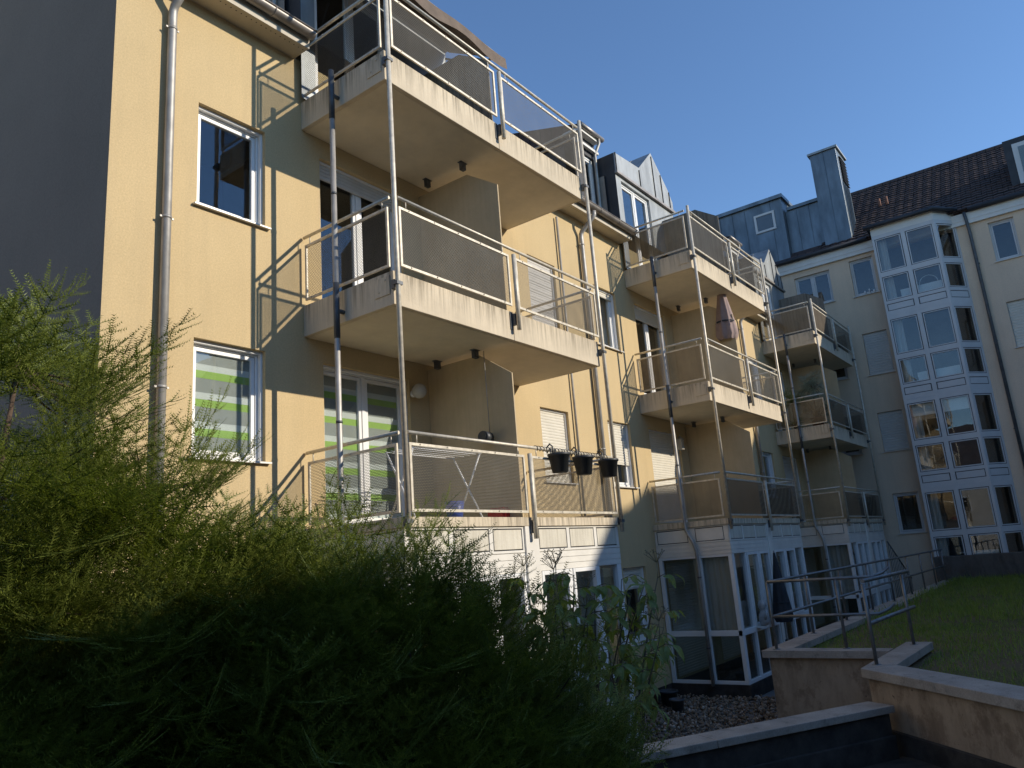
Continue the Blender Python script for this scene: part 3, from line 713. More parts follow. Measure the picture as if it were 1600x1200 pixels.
# glazed bay tower: flat front, splayed right cheek
BX = 27.3; ya, yb = 2.46, 4.37
bay = obj('bay_tower', MB().prism([(27.3, 4.37), (28, 4.37), (28, 1.93), (27.3, 2.46)], 12.68, 12.98, 'z'), 'fascia_white', wing, (0, 0, 0))
obj('bay_base', MB().prism([(27.36, 4.31), (28, 4.31), (28, 2.0), (27.36, 2.50)], .8, 1.20, 'z'), 'fascia_white', bay, (0, 0, 0))
obj('bay_roof', MB().prism([(27.18, 4.5), (28.2, 4.5), (28.2, 1.78), (27.18, 2.40)], 12.98, 13.06, 'z').prism([(27.5, 4.3), (28.6, 4.3), (28.6, 2.1), (27.5, 2.6)], 13.06, 13.2, 'z'), 'zinc_dark', bay, (0, 0, 0))
obj('bay_gutter', MB().tube([(27.16, 4.55, 13.0), (27.16, 2.38, 13.0), (27.85, 1.82, 12.98)], .07, 10), 'zinc_dark', bay, (0, 0, 0))
ch = Vector((28 - 27.3, 1.93 - 2.46, 0)); chl = ch.length; chd = ch / chl
def bay_face(u0, u1, org, dr, zt, kind):
    """frame of one storey on a face starting at org running along dr; returns mesh parts in world coords"""
    nrm = Vector((dr.y, -dr.x, 0)); nrm = nrm if nrm.x < 0 else -nrm
    def bx(m, a, b, d0, d1, z0, z1):
        i = len(m.v)
        for z in (z0, z1):
            for (u, d) in ((a, d0), (b, d0), (b, d1), (a, d1)): p = org + dr * u - nrm * d; m.v.append((p.x, p.y, z))
        for q in ((0, 3, 2, 1), (4, 5, 6, 7), (0, 1, 5, 4), (1, 2, 6, 5), (2, 3, 7, 6), (3, 0, 4, 7)): m.f.append(tuple(i + a_ for a_ in q)); m.s.append(False)
    fr = MB(); gk = MB(); t = .075
    mids = [u0, u1] if kind == 'side' else [u0, (u0 + u1) / 2, u1]
    for i, u in enumerate(mids):
        a, b = (u, u + t) if i == 0 else (u - t, u) if i == len(mids) - 1 else (u - t / 2 - .03, u + t / 2 + .03)
        bx(fr, a, b, 0, .08, zt - 2.87, zt)
    for za, zb_ in ((zt - .13, zt), (zt - 1.50, zt - 1.33), (zt - 2.46, zt - 2.35), (zt - 2.87, zt - 2.70)): bx(fr, u0 + t, u1 - t, .003, .077, za, zb_)
    ps = []
    for a, b in zip(mids, mids[1:]):
        A, B = a + t + (.0 if a == mids[0] else -.0), b - t
        for za, zb_, k_ in ((zt - 1.33, zt - .13, 'glass'), (zt - 2.35, zt - 1.50, 'glass'), (zt - 2.70, zt - 2.46, 'panel')):
            q = MB(); bx(q, A, B, .04, .05, za, zb_); ps.append((q, k_))
            if k_ == 'glass':
                for r in ((A + .018, A + .05, za + .018, zb_ - .018), (B - .05, B - .018, za + .018, zb_ - .018), (A + .05, B - .05, za + .018, za + .05), (A + .05, B - .05, zb_ - .05, zb_ - .018)): bx(fr, r[0], r[1], .012, .039, r[2], r[3])
            else:
                bx(q, A + .022, B - .022, .010, .04, za + .022, zb_ - .022)
    for A, B in [(a + t, b - t) for a, b in zip(mids, mids[1:])]:
        for za, zb_ in ((zt - 1.33, zt - .13), (zt - 2.35, zt - 1.50), (zt - 2.70, zt - 2.46)):
            for q_ in ((A, A + .018, za, zb_), (B - .018, B, za, zb_), (A + .018, B - .018, za, za + .018), (A + .018, B - .018, zb_ - .018, zb_)): bx(gk, q_[0], q_[1], .016, .039, q_[2], q_[3])
    return fr, ps, gk
for st_ in range(4):
    zt = 12.68 - 2.87 * st_ if st_ < 3 else 12.68 - 2.87 * 3
    for (u0, u1, org, dr, kd) in ((0, 4.37 - 2.46, Vector((27.3, 4.37, 0)), Vector((0, -1, 0)), 'front'), (0, chl, Vector((27.3, 2.46, 0)), chd, 'side')):
        fr, ps, gk = bay_face(u0, u1, org, dr, zt, kd)
        obj('bay_gasket_shadow', gk, 'black_gasket', bay, (0, 0, 0)).__setitem__('kind', 'stuff')  # black rings: gaskets with the shadow of the reveals drawn in as well
        obj('bay_frame', fr, 'wing_frame', bay, (0, 0, 0), bevel=.004)
        for q, k_ in ps: obj('pane' if k_ == 'glass' else 'spandrel_panel', q, 'glass' if k_ == 'glass' else 'wing_frame', bay, (0, 0, 0))
    obj('bay_floor', MB().prism([(27.40, 4.3), (28.9, 4.3), (28.9, 2.0), (28, 2.1), (27.40, 2.55)], zt - 2.72, zt - 2.55, 'z'), 'room_dark', bay, (0, 0, 0))
    if st_ == 2: obj('inner_blind', MB().box(27.44, 27.45, 2.6, 4.2, zt - (.55 if st_ == 2 else .18), zt - .1), 'blind_white', bay, (0, 0, 0))
    if st_ in (0, 1, 3):
        t_ = MB().box(27.55, 27.58, 2.62 if st_ < 2 else 2.65, 3.85 if st_ < 2 else 3.3, zt - 2.30, zt - 2.0).box(27.58, 27.9, 2.7, 3.7, zt - 2.05, zt - 2.02)
        obj('inner_cabinet', t_, 'blind_white', bay, (0, 0, 0))
    if st_ == 0: obj('inner_chair', MB().tube([(27.6, 3.0 + .28 * math.cos(t), zt - 2.0 + .28 * math.sin(t)) for t in np.linspace(0, math.pi, 12)], .012, 6), 'blind_white', bay, (0, 0, 0))
    c = MB(); n = 7
    for i in range(n):
        p, q = (27.50 + .02 * math.sin(i * 2.1), 3.98 + .04 * i), (27.50 + .02 * math.sin((i + 1) * 2.1), 3.98 + .04 * (i + 1))
        c.quad((p[0], p[1], zt - 2.5), (q[0], q[1], zt - 2.5), (q[0], q[1], zt - .1), (p[0], p[1], zt - .1), smooth=True)
    obj('inner_curtain', c, 'curtain', bay, (0, 0, 0))
obj('bay_back', MB().quad((28.9, 1.9, 1.2), (28.9, 4.5, 1.2), (28.9, 4.5, 12.7), (28.9, 1.9, 12.7)).quad((27.45, 4.3, 1.2), (28.9, 4.3, 1.2), (28.9, 4.3, 12.7), (27.45, 4.3, 12.7)).quad((28.02, 1.95, 1.2), (28.9, 1.95, 1.2), (28.9, 1.95, 12.7), (28.02, 1.95, 12.7)), 'room_dark', bay, (0, 0, 0))
# concrete parapet in front of the bay
tag(obj('terrace_wall', MB().box(26.6, 26.9, -9, 4.30, -.3, 1.98).box(26.9, 27.9, 4.1, 4.30, -.3, 1.98), 'dark_concrete', None, (0, 0, 0), bevel=.02), 'low dark stained concrete wall below the glazed bay tower', 'wall')

# ------------------------------------------------------------------ opposite row of houses across the courtyard (behind the photographer)
opp = thing('opposite_house', (10, -14, 0), 'long low rendered row house standing across the courtyard', 'building')
ow = obj('house_wall', MB().box(-40, 16.6, -24, -14, -.3, 8.2), 'neighbour_wall', opp, (0, 0, 0))
obj('house_roof', MB().prism([(-13.6, 8.2), (-24.4, 8.2), (-22, 10.75), (-14.2, 10.75)], -40, 16.6, 'x'), 'roof_tile', opp, (0, 0, 0))
opp2 = thing('gabled_house', (26, -14, 0), 'taller rendered house with sloping roof across the courtyard', 'building')
obj('house_wall', MB().prism([(16.62, -.3), (35.5, -.3), (35.5, 10.2), (16.62, 10.2)], -24, -14, 'y'), 'neighbour_wall', opp2, (0, 0, 0))
obj('house_roof', MB().prism([(16.3, 10.2), (36, 10.2), (36, 14.6), (23.4, 14.0), (22.6, 13.6), (18.9, 12.95), (17.2, 11.3)], -24, -13.9, 'y'), 'roof_tile', opp2, (0, 0, 0))
for hp, xs in ((opp, np.arange(-20, 15, 3.1)), (opp2, np.arange(18, 34, 3.0))):
    for z in (1.2, 4.0, 6.6):
        for x in xs:
            f = obj('window', cached('ow', lambda: MB().box(-.55, .55, 0, .05, 0, 1.35).mesh('window')), 'white_pvc', hp, (float(x), -14.0, z))
            obj('pane', cached('owp', lambda: MB().box(-.47, .47, .05, .06, .08, 1.27).mesh('pane')), 'black_gasket', f, (float(x), -14.0, z))

opp3 = thing('added_side_house', (-22, 4, 0), 'unseen rendered house added to darken the reflections in the bay panes', 'building')  # out of view, added so the bay glass mirrors something darker than sky
obj('house_wall', MB().box(-32, -22, -13, 30, -.3, 7.5), 'neighbour_wall', opp3, (0, 0, 0))
obj('house_roof', MB().prism([(-32.4, 7.5), (-21.6, 7.5), (-27, 12.0)], -13, 30, 'y'), 'roof_tile', opp3, (0, 0, 0))
for z in (1.2, 4.2):
    for y in np.arange(-10, 28, 3.2):
        f = obj('window', cached('ow3', lambda: MB().box(0, .05, -.55, .55, 0, 1.35).mesh('window')), 'white_pvc', opp3, (-22, float(y), z))
        obj('pane', cached('ow3p', lambda: MB().box(.05, .06, -.47, .47, .08, 1.27).mesh('pane')), 'black_gasket', f, (-22, float(y), z))
# ------------------------------------------------------------------ ground, lawn, retaining walls
tag(obj('ground', MB().quad((-400, -400, -.02), (400, -400, -.02), (400, 400, -.02), (-400, 400, -.02)), 'ground_paving'), kind='structure')
tag(obj('soil_bed', MB().quad((-6, -4, .52), (6.6, -4, .52), (9.1, 2.1, .50), (4.2, 5.15, .50), (-6, 7.2, .52)), 'soil'), kind='structure')
lawn_v = MB().quad((11.0, 3.9, 1.17), (11.0, 2.2, 1.17), (27, 2.2, 1.30), (27, 4.1, 1.30)).quad((9.6, 2.2, 1.17), (7.0, -.4, 1.17), (7.0, -9, 1.2), (27, -9, 1.3), (27, 2.2, 1.30), (11, 2.2, 1.17))
tag(obj('lawn', lawn_v, 'lawn_soil'), kind='structure')
pl = thing('planter_wall', (10.9, 4.0, 0), 'brown stained concrete planter wall with grey stone coping beside the gravel', 'wall')
obj('wall_face', MB().box(10.95, 27, 3.85, 4.02, -.3, 1.205).box(10.95, 11.12, 2.5, 3.86, -.3, 1.203), 'wall_concrete', pl, (0, 0, 0), bevel=.004)
def coping_row(p, pts0, pts1, wid, z0, z1, n, side=1):
    a = Vector(pts0); b = Vector(pts1); d = (b - a); ln = d.length; d.normalize(); nr = Vector((-d.y, d.x)) * wid * side
    for i in range(n):
        s0, s1 = ln * i / n + (.003 if i else 0), ln * (i + 1) / n - .003
        q = [a + d * s0, a + d * s1, a + d * s1 + nr, a + d * s0 + nr]
        m = MB().prism([(v.x, v.y) for v in q], z0, z1, 'z'); obj('coping_stone', m, 'coping_stone', p, (0, 0, z1)).data.transform(Matrix.Translation((0, 0, -z1)))
        p.children[-1].modifiers.clear() if False else None
coping_row(pl, (10.85, 4.08), (26.6, 4.14), .34, 1.21, 1.30, 10, -1)
coping_row(pl, (10.85, 3.735), (10.85, 2.46), .30, 1.21, 1.30, 1, 1)
rw = thing('retaining_wall', (9.4, 2.3, 0), 'curved brown concrete retaining wall with grey coping at the lawn edge', 'wall')
edge = [(11.75, 2.42), (9.40, 2.45), (8.62, 1.60), (7.84, .80), (7.2, -.1), (6.8, -1.2), (6.5, -3)]
m = MB(); o_ = [(11.75, 2.37)] + [(9.47, 2.40)] + [(x + .05, y - .05) for x, y in edge[2:]]
for (a, b), (c, d) in zip(o_, o_[1:]): m.quad((a, b, -.2), (a, b, 1.205), (c, d, 1.205), (c, d, -.2))
obj('wall_face', m, 'wall_concrete', rw, (0, 0, 0))
m = MB()
for (a, b), (c, d) in zip(o_[1:], o_[2:]):
    dx, dy = c - a, d - b; l_ = math.hypot(dx, dy); nx, ny = -dy / l_ * -.012, dx / l_ * -.012
    m.quad((a + dy / l_ * .02, b - dx / l_ * .02, .3), (a + dy / l_ * .02, b - dx / l_ * .02, .70), (c + dy / l_ * .02, d - dx / l_ * .02, .70), (c + dy / l_ * .02, d - dx / l_ * .02, .3))
    m.quad((a + dy / l_ * .02, b - dx / l_ * .02, .70), (a, b, .715), (c, d, .715), (c + dy / l_ * .02, d - dx / l_ * .02, .70))
obj('bitumen_upstand', m, 'bitumen', rw, (0, 0, 0))
inn = [(11.75, 2.10), (9.70, 2.14), (8.95, 1.32), (8.22, .55), (7.55, -.35), (7.15, -1.35), (6.85, -3)]
for i in range(len(edge) - 1):
    q = [edge[i], edge[i + 1], inn[i + 1], inn[i]]
    if i: q = [(Vector(q[0]) * .9985 + Vector(q[1]) * .0015).to_tuple(), q[1], q[2], (Vector(q[3]) * .9985 + Vector(q[2]) * .0015).to_tuple()]
    mm = MB().prism(q, -.095, 0, 'z'); obj('coping_stone', mm, 'coping_stone', rw, (0, 0, 1.305), bevel=.006)
lw = thing('low_wall', (7, 3.6, 0), 'low dark wall with pale stone coping in front of the gravel strip', 'wall')
A = Vector((9.22, 2.38)); B = Vector((3.6, 5.62)); dd = (B - A).normalized(); nn = Vector((-dd.y, dd.x))
if nn.y > 0: nn = -nn          # towards the camera
def strip(p0, s0, s1, n0, n1, z0, z1):
    q = [A + dd * s0 + nn * n0, A + dd * s1 + nn * n0, A + dd * s1 + nn * n1, A + dd * s0 + nn * n1]
    return MB().prism([(v.x, v.y) for v in q], z0, z1, 'z')
for s0, s1 in ((.0, 2.24), (2.245, 4.5), (4.505, 6.6)):
    obj('coping_stone', strip(A, s0, s1, 0, .34, -.07, 0), 'coping_stone', lw, (0, 0, 1.0), bevel=.006)
obj('wall_face', strip(A, .05, 6.5, .04, .30, -.2, .93), 'bitumen', lw, (0, 0, 0))
obj('bitumen_upstand', strip(A, .05, 6.5, .30, .34, .3, .72), 'bitumen', lw, (0, 0, 0), bevel=.008)

# ------------------------------------------------------------------ steel railing on the planter
rl = thing('steel_railing', (11.1, 3.0, 1.3), 'grey tubular steel railing on the planter coping with bent end loops', 'railing')
def post(x, y, top=2.19): 
    p = obj('post', MB().tube([(0, 0, 0), (0, 0, top - 1.30)], .021, 10), 'rail_steel', rl, (x, y, 1.30))
    obj('base_plate', MB().lathe([(.0, .008), (.05, .008), (.05, 0)], (0, 0, 0), 12), 'rail_steel', p, (x, y, 1.301))
for x in (12.9, 14.9, 16.9, 18.9, 20.9, 22.6, 24.3, 26.0): post(x, 3.97)
for x, y in ((11.0, 3.92), (11.1, 3.02), (9.68, 2.34), (11.45, 2.27)): post(x, y)
for z in (2.2, 1.73):
    obj('rail', MB().tube([(11.0, 3.92, z), (26.3, 3.97, z)], .022, 10), 'rail_steel', rl, (0, 0, 0))
    obj('rail', MB().tube([(11.0, 3.92, z), (11.1, 3.02, z), (11.12, 2.55, z), (11.35, 2.47, z + .04), (11.5, 2.43, z + .09)], .020, 10), 'rail_steel', rl, (0, 0, 0))
    obj('rail', MB().tube([(9.68, 2.34, z + .02), (11.45, 2.27, z + .02), (11.8, 2.25, z + .02)], .024, 10), 'rail_steel', rl, (0, 0, 0))
sr = thing('stair_railing', (25.5, 5.2, 0), 'thin dark stair railing sloping down beside the far winter garden', 'railing')
obj('handrail', MB().tube([(25.2, 5.2, 2.55), (27.7, 5.2, 1.35)], .02, 8), 'dark_pipe', sr, (0, 0, 0))
for i in range(12):
    x = 25.25 + i * .215; obj('baluster', MB().tube([(x, 5.2, .0), (x, 5.2, 2.53 - (x - 25.2) * .48)], .009, 6), 'dark_pipe', sr, (0, 0, 0))

# ------------------------------------------------------------------ gravel
def ico():
    t = (1 + 5 ** .5) / 2
    v = np.array([(-1, t, 0), (1, t, 0), (-1, -t, 0), (1, -t, 0), (0, -1, t), (0, 1, t), (0, -1, -t), (0, 1, -t), (t, 0, -1), (t, 0, 1), (-t, 0, -1), (-t, 0, 1)], float); v /= np.linalg.norm(v[0])
    f = np.array([(0, 11, 5), (0, 5, 1), (0, 1, 7), (0, 7, 10), (0, 10, 11), (1, 5, 9), (5, 11, 4), (11, 10, 2), (10, 7, 6), (7, 1, 8), (3, 9, 4), (3, 4, 2), (3, 2, 6), (3, 6, 8), (3, 8, 9), (4, 9, 5), (2, 4, 11), (6, 2, 10), (8, 6, 7), (9, 8, 1)])
    return v, f
def np_mesh(name, V, Fc, smooth=True):
    me = bpy.data.meshes.new(name); k = Fc.shape[1]
    me.vertices.add(len(V)); me.vertices.foreach_set('co', np.ascontiguousarray(V, np.float32).ravel())
    me.loops.add(Fc.size); me.loops.foreach_set('vertex_index', np.ascontiguousarray(Fc, np.int32).ravel())
    me.polygons.add(len(Fc)); me.polygons.foreach_set('loop_start', np.arange(0, Fc.size, k, dtype=np.int32))
    me.polygons.foreach_set('use_smooth', np.full(len(Fc), smooth)); me.update(calc_edges=True); me.validate()
    return me
def scatter(name, mat, pv, pf, P, Rm, Sc, smooth=True):
    """P (n,3), Rm (n,3,3), Sc (n,3)"""
    n = len(P); V = np.einsum('nij,nvj->nvi', Rm, pv[None] * Sc[:, None, :]) + P[:, None, :]
    Fc = pf[None] + (np.arange(n) * len(pv))[:, None, None]
    me = np_mesh(name, V.reshape(-1, 3), Fc.reshape(-1, pf.shape[1]), smooth)
    me.materials.append(MATS[mat]); return me
def rand_rot(n, tilt=None):
    q = rng.normal(size=(n, 4)); q /= np.linalg.norm(q, axis=1)[:, None]; a, b, c, d = q.T
    return np.stack([np.stack([1 - 2 * (c * c + d * d), 2 * (b * c - a * d), 2 * (b * d + a * c)], -1), np.stack([2 * (b * c + a * d), 1 - 2 * (b * b + d * d), 2 * (c * d - a * b)], -1), np.stack([2 * (b * d - a * c), 2 * (c * d + a * b), 1 - 2 * (b * b + c * c)], -1)], -2)
pv, pf = ico(); n = 9000
P = np.stack([rng.uniform(7.2, 14.6, n), rng.uniform(3.1, 7.3, n), rng.uniform(.0, .045, n)], -1)
P = P[(P[:, 0] > 10.2) | (P[:, 1] < 5.66)]; P = P[(P[:, 0] < 10.95) | (P[:, 1] > 4.02)]; P = P[(P[:, 0] - 9.22) * .5 + (P[:, 1] - 2.4) * .87 > .02]
n = len(P); s_ = rng.uniform(.014, .034, (n, 1)) * rng.uniform(.6, 1.3, (n, 3))
tag(obj('gravel', scatter('gravel', 'pebble', pv, pf, P, rand_rot(n), s_), None), 'brown and grey river pebbles between the winter gardens and planter', 'gravel', kind='stuff')

# ------------------------------------------------------------------ grass
def blades(n, box, h, keep=None):
    x0, x1, y0, y1, z = box; px = rng.uniform(x0, x1, n); py = rng.uniform(y0, y1, n)
    if keep is not None: k = keep(px, py); px, py = px[k], py[k]
    n = len(px); a = rng.uniform(0, 2 * np.pi, n); hh = rng.uniform(.35, 1.0, n) * h * (1 + 1.1 * (rng.uniform(size=n) > .93)); lean = rng.uniform(.1, .8, n) * hh; b = rng.uniform(0, 2 * np.pi, n); wdt = rng.uniform(.004, .009, n)
    zz = z + (px - 11) * .008
    B0 = np.stack([px - np.cos(a) * wdt, py - np.sin(a) * wdt, zz], -1); B1 = np.stack([px + np.cos(a) * wdt, py + np.sin(a) * wdt, zz], -1)
    M0 = np.stack([px + np.cos(b) * lean * .35, py + np.sin(b) * lean * .35, zz + hh * .6], -1); T = np.stack([px + np.cos(b) * lean, py + np.sin(b) * lean, zz + hh], -1)
    M1 = M0 + np.stack([np.cos(a) * wdt, np.sin(a) * wdt, 0 * a], -1) * .8
    V = np.stack([B0, B1, M1, M0, T], 1).reshape(-1, 3); i = np.arange(n)[:, None] * 5
    Fc = np.concatenate([i + np.array([[0, 1, 2]]), i + np.array([[0, 2, 3]]), i + np.array([[3, 2, 4]])])
    return V, Fc
def patchy(x, y):
    f = .5 + .5 * np.sin(x * 1.3 + 2 * np.sin(y * .9)) * np.cos(y * 1.7 + 1.3 * np.sin(x * .6))
    bare = np.maximum(np.exp(-(((x - 11.2) / 2.6) ** 2 + ((y - .4) / 1.3) ** 2)), .8 * np.exp(-(((x - 16) / 2.0) ** 2 + ((y + .8) / 1.0) ** 2)))
    inside = ~((x < 11.75) & (y > 2.05)) | ((x > 11.2) & (y > 2.5))
    edge_ok = (x - 7.2) * .72 - (y + .4) * .69 > .35
    return (rng.uniform(size=x.shape) < (.22 + .78 * f) * (1 - .9 * bare)) & inside & ((x > 11) | edge_ok)
V1, F1 = blades(52000, (8.0, 15, -3.0, 3.85, 1.16), .085, patchy); V2, F2 = blades(52000, (15, 26.8, -4.5, 3.85, 1.19), .13, patchy)
me = np_mesh('grass', np.concatenate([V1, V2]), np.concatenate([F1, F2 + len(V1)]), False); me.materials.append(MATS['grass_blade'])
tag(obj('grass', me, None), 'short patchy green grass on the raised lawn', 'grass', kind='stuff')

# ------------------------------------------------------------------ conifer foliage
def needle_spray(seed, length=.46, nside=7, nl=.024, step=.0108, droop=.10):
    """one flat branchlet: a curved axis with alternate side shoots, all set with two ranks of needles. local: +x outwards, +z up"""
    r = np.random.default_rng(seed); V = []; Fq = []; stems = []
    def shoot(p0, d, ln, curve, nl):
        k = max(int(ln / step), 4); t = np.linspace(0, 1, k)
        side = np.cross(d, (0, 0, 1.0)); side /= np.linalg.norm(side); up = np.cross(side, d)
        pts = p0 + np.outer(t * ln, d) + np.outer(curve * ln * t * t, up)
        for i in range(k):
            a = pts[i]; tg = d + up * 2 * curve * t[i]; tg = tg / np.linalg.norm(tg)
            for s in (-1, 1):
                q = nl * r.uniform(.75, 1.1) * (1 - .45 * t[i] ** 3) * (.6 + .4 * min(1, t[i] * 6)); ang = r.uniform(.9, 1.25)
                nd = tg * math.cos(ang) + side * s * math.sin(ang) + up * r.uniform(-.05, .38); nd /= np.linalg.norm(nd)
                wv = np.cross(nd, up); wv = wv / np.linalg.norm(wv) * .0024
                b = len(V); e = a + nd * q
                V.extend([a + wv, e, a - wv]); Fq.append((b, b + 1, b + 2))
        stems.append((pts[0], pts[len(pts) // 2], d)); stems.append((pts[len(pts) // 2 - 1], pts[-1], d)); return pts
    d0 = np.array([1.0, 0, 0]); ax = shoot(np.zeros(3), d0, length, droop, nl)
    for i in range(nside):
        f = (i + .7) / (nside + .6); p = ax[int(f * (len(ax) - 1))]
        for s in (-1, 1):
            an = r.uniform(.65, 1.0); ln = length * (.62 * (1 - f) + .13) * r.uniform(.7, 1.15)
            d = np.array([math.cos(an), s * math.sin(an), r.uniform(-.12, .22)]); d /= np.linalg.norm(d)
            sub = shoot(p + 0, d, ln, r.uniform(0, .22), nl)
            if ln > .20:
                for s2 in (-1, 1):
                    pp = sub[int(len(sub) * r.uniform(.35, .6))]; an2 = r.uniform(.6, .9); sd = np.array([d[0] * math.cos(an2) - s2 * d[1] * math.sin(an2), d[1] * math.cos(an2) + s2 * d[0] * math.sin(an2), d[2]])
                    shoot(pp, sd / np.linalg.norm(sd), ln * .42, .15, nl)
    # twigs: thin three-sided tapering stems
    for a, b, d in stems:
        side = np.cross(d, (0, 0, 1.0)); side /= np.linalg.norm(side); up = np.cross(side, d); k = len(V); rr = .0026
        m_ = (a + b) / 2; V.extend([a + side * rr, a - side * rr, a + up * rr, b]); Fq.extend([(k, k + 1, k + 3), (k + 1, k + 2, k + 3), (k + 2, k, k + 3)])
    return np.array(V), np.array(Fq)
def frames(dirs, roll):
    x = dirs / np.linalg.norm(dirs, axis=1)[:, None]; z = np.array([0, 0, 1.0])[None] - x * x[:, 2:3]; z /= np.maximum(np.linalg.norm(z, axis=1), 1e-4)[:, None]
    y = np.cross(z, x); c, s = np.cos(roll)[:, None], np.sin(roll)[:, None]
    return np.stack([x, y * c + z * s, z * c - y * s], -1)
SPR = [needle_spray(i, l, ns) for i, (l, ns) in enumerate(((.44, 6), (.52, 7), (.38, 5)))]
def conifer(name, base, lobes, n, label, cat, limbs, mat='yew_needles', scale=1.0, group=None, thin=0.0):
    """lobes: (cx,cy,cz, rx,ry,rz, weight) ellipsoids relative to base; sprays point outwards and a little up"""
    t = thing(name, base, label, cat, group); base = np.array(base); MV = []; MF = []; off = 0
    wts = np.array([l[6] for l in lobes]); wts = wts / wts.sum()
    pos = []; dirs = []
    for l, w_ in zip(lobes, wts):
        k = int(n * w_); u = rng.normal(size=(k, 3)); u /= np.linalg.norm(u, axis=1)[:, None]
        r = rng.uniform(.45, 1.0, k) ** .45
        c = np.array(l[:3]); R_ = np.array(l[3:6]); p = c + u * r[:, None] * R_
        d = u / R_; d /= np.linalg.norm(d, axis=1)[:, None]; d[:, 2] = d[:, 2] * .45 + .30; d += rng.normal(size=(k, 3)) * .22
        pos.append(p); dirs.append(d)
    pos = np.concatenate(pos); dirs = np.concatenate(dirs); ok = (pos[:, 2] > .05) & ((pos[:, 2] > thin) | (rng.uniform(size=len(pos)) < .16)); pos, dirs = pos[ok], dirs[ok]
    var = rng.integers(0, len(SPR), len(pos))
    for vi, (V, Fq) in enumerate(SPR):
        m_ = var == vi; k = m_.sum()
        if not k: continue
        sc = rng.uniform(.75, 1.2, k) * scale; Rm = frames(dirs[m_], rng.normal(0, .45, k))
        X = np.einsum('nij,nvj->nvi', Rm, V[None] * sc[:, None, None]) + pos[m_][:, None, :]
        MV.append(X.reshape(-1, 3)); MF.append((Fq[None] + (np.arange(k) * len(V))[:, None, None]).reshape(-1, 3) + off); off += k * len(V)
    me = np_mesh(name + '_foliage', np.concatenate(MV), np.concatenate(MF), False); me.materials.append(MATS[mat])
    obj('foliage', me, None, t, base)
    tr = MB()
    for lb in limbs: tr.tube([Vector(p[:3]) for p in lb], [p[3] for p in lb], 7)
    # twigs from the limbs out to the sprays
    lp = np.array([p[:3] for lb in limbs for p in lb]); idx = rng.choice(len(pos), min(len(pos), int(260 * max(scale, .3))), replace=False)
    for i in idx:
        p = pos[i]; q = lp[np.argmin(np.linalg.norm(lp - p, axis=1))]; mid = (p + q) / 2 + np.array([0, 0, .05])
        tr.tube([q, mid, p + dirs[i] / np.linalg.norm(dirs[i]) * .2 * scale], [.012 * scale, .007 * scale, .002], 4, caps=False)
    obj('trunk', tr, 'bark', t, base)
    return t
def limbs_for(lobes, seed):
    r = random.Random(seed); out = []
    for cx, cy, cz, rx, ry, rz, w_ in lobes:
        out.append([(cx * .3, cy * .3, -.1, .045), (cx * .7, cy * .7, cz * .5, .032), (cx, cy, cz, .020), (cx + r.uniform(-.1, .1), cy, cz + rz * .8, .006)])
    return out
yl = [(.0, .0, 1.35, .62, .50, 1.0, 2.0), (-.05, .0, 2.55, .42, .40, .82, 1.6), (.45, -.22, 2.05, .40, .36, .72, 1.6), (.85, -.45, 1.75, .34, .32, .62, 1.3), (-.4, .1, 1.9, .45, .4, .9, 1.2), (.45, -.35, 1.35, .65, .40, .60, 2.2), (-.1, -.15, 1.35, .55, .35, .55, 1.6)]
conifer('yew_tree', (1.30, 3.65, .5), yl, 1800, 'tall yew with sunlit green top in front of the grey end wall', 'yew', limbs_for(yl, 1), thin=1.0, group='yews along the courtyard edge')
y2 = [(-.15, .1, 1.35, .42, .40, .90, 1.8), (.12, -.12, 1.40, .36, .34, .88, 1.8), (.36, -.36, 1.25, .34, .32, .82, 1.7), (.56, -.56, 1.05, .28, .28, .72, 1.4), (.68, -.70, .85, .22, .24, .62, 1.0), (.2, -.28, 1.15, .75, .42, .50, 2.2), (-.3, .22, 1.2, .55, .42, .6, 1.2)]
conifer('yew_tree', (2.50, 3.0, .5), y2, 1750, 'lower dark shaded yew in front of the first winter garden', 'yew', limbs_for(y2, 2), thin=.9, group='yews along the courtyard edge')
sp_ = [(0, 0, .25, .30, .28, .22, 2), (0, 0, .55, .22, .22, .22, 1.2), (0, 0, .85, .12, .12, .2, .6)]
def pot(name, loc, r, h, mat, label, cat='pot', group=None):
    t = thing(name, loc, label, cat, group)
    obj('body', MB().lathe([(0, 0), (r * .72, 0), (r * .95, h * .86), (r, h * .86), (r * 1.06, h * .9), (r * 1.06, h), (r * .95, h), (r * .92, h * .85), (0, h * .82)], (0, 0, 0), 20), mat, t, loc)
    return t
conifer('potted_conifer', (23.75, 6.2, 6.30), [(0, 0, .32, .42, .36, .34, 2), (0, 0, .75, .34, .3, .3, 1.4), (0, 0, 1.12, .20, .2, .28, .8)], 190, 'pale blue green potted conifer on the middle balcony of the farthest stack', 'conifer', [[(0, 0, -.1, .03), (0, 0, 1.2, .01)]], 'spruce_needles', .62)
pot('plant_pot', (23.75, 6.2, 6.0), .19, .32, 'terracotta', 'clay pot under the pale conifer on the far middle balcony')
conifer('potted_shrub', (23.30, 6.75, 6.05), [(0, 0, .5, .3, .3, .55, 2)], 70, 'dark narrow evergreen beside the pale conifer on the far middle balcony', 'shrub', [[(0, 0, -.05, .02), (0, 0, .8, .01)]], 'yew_needles', .6)

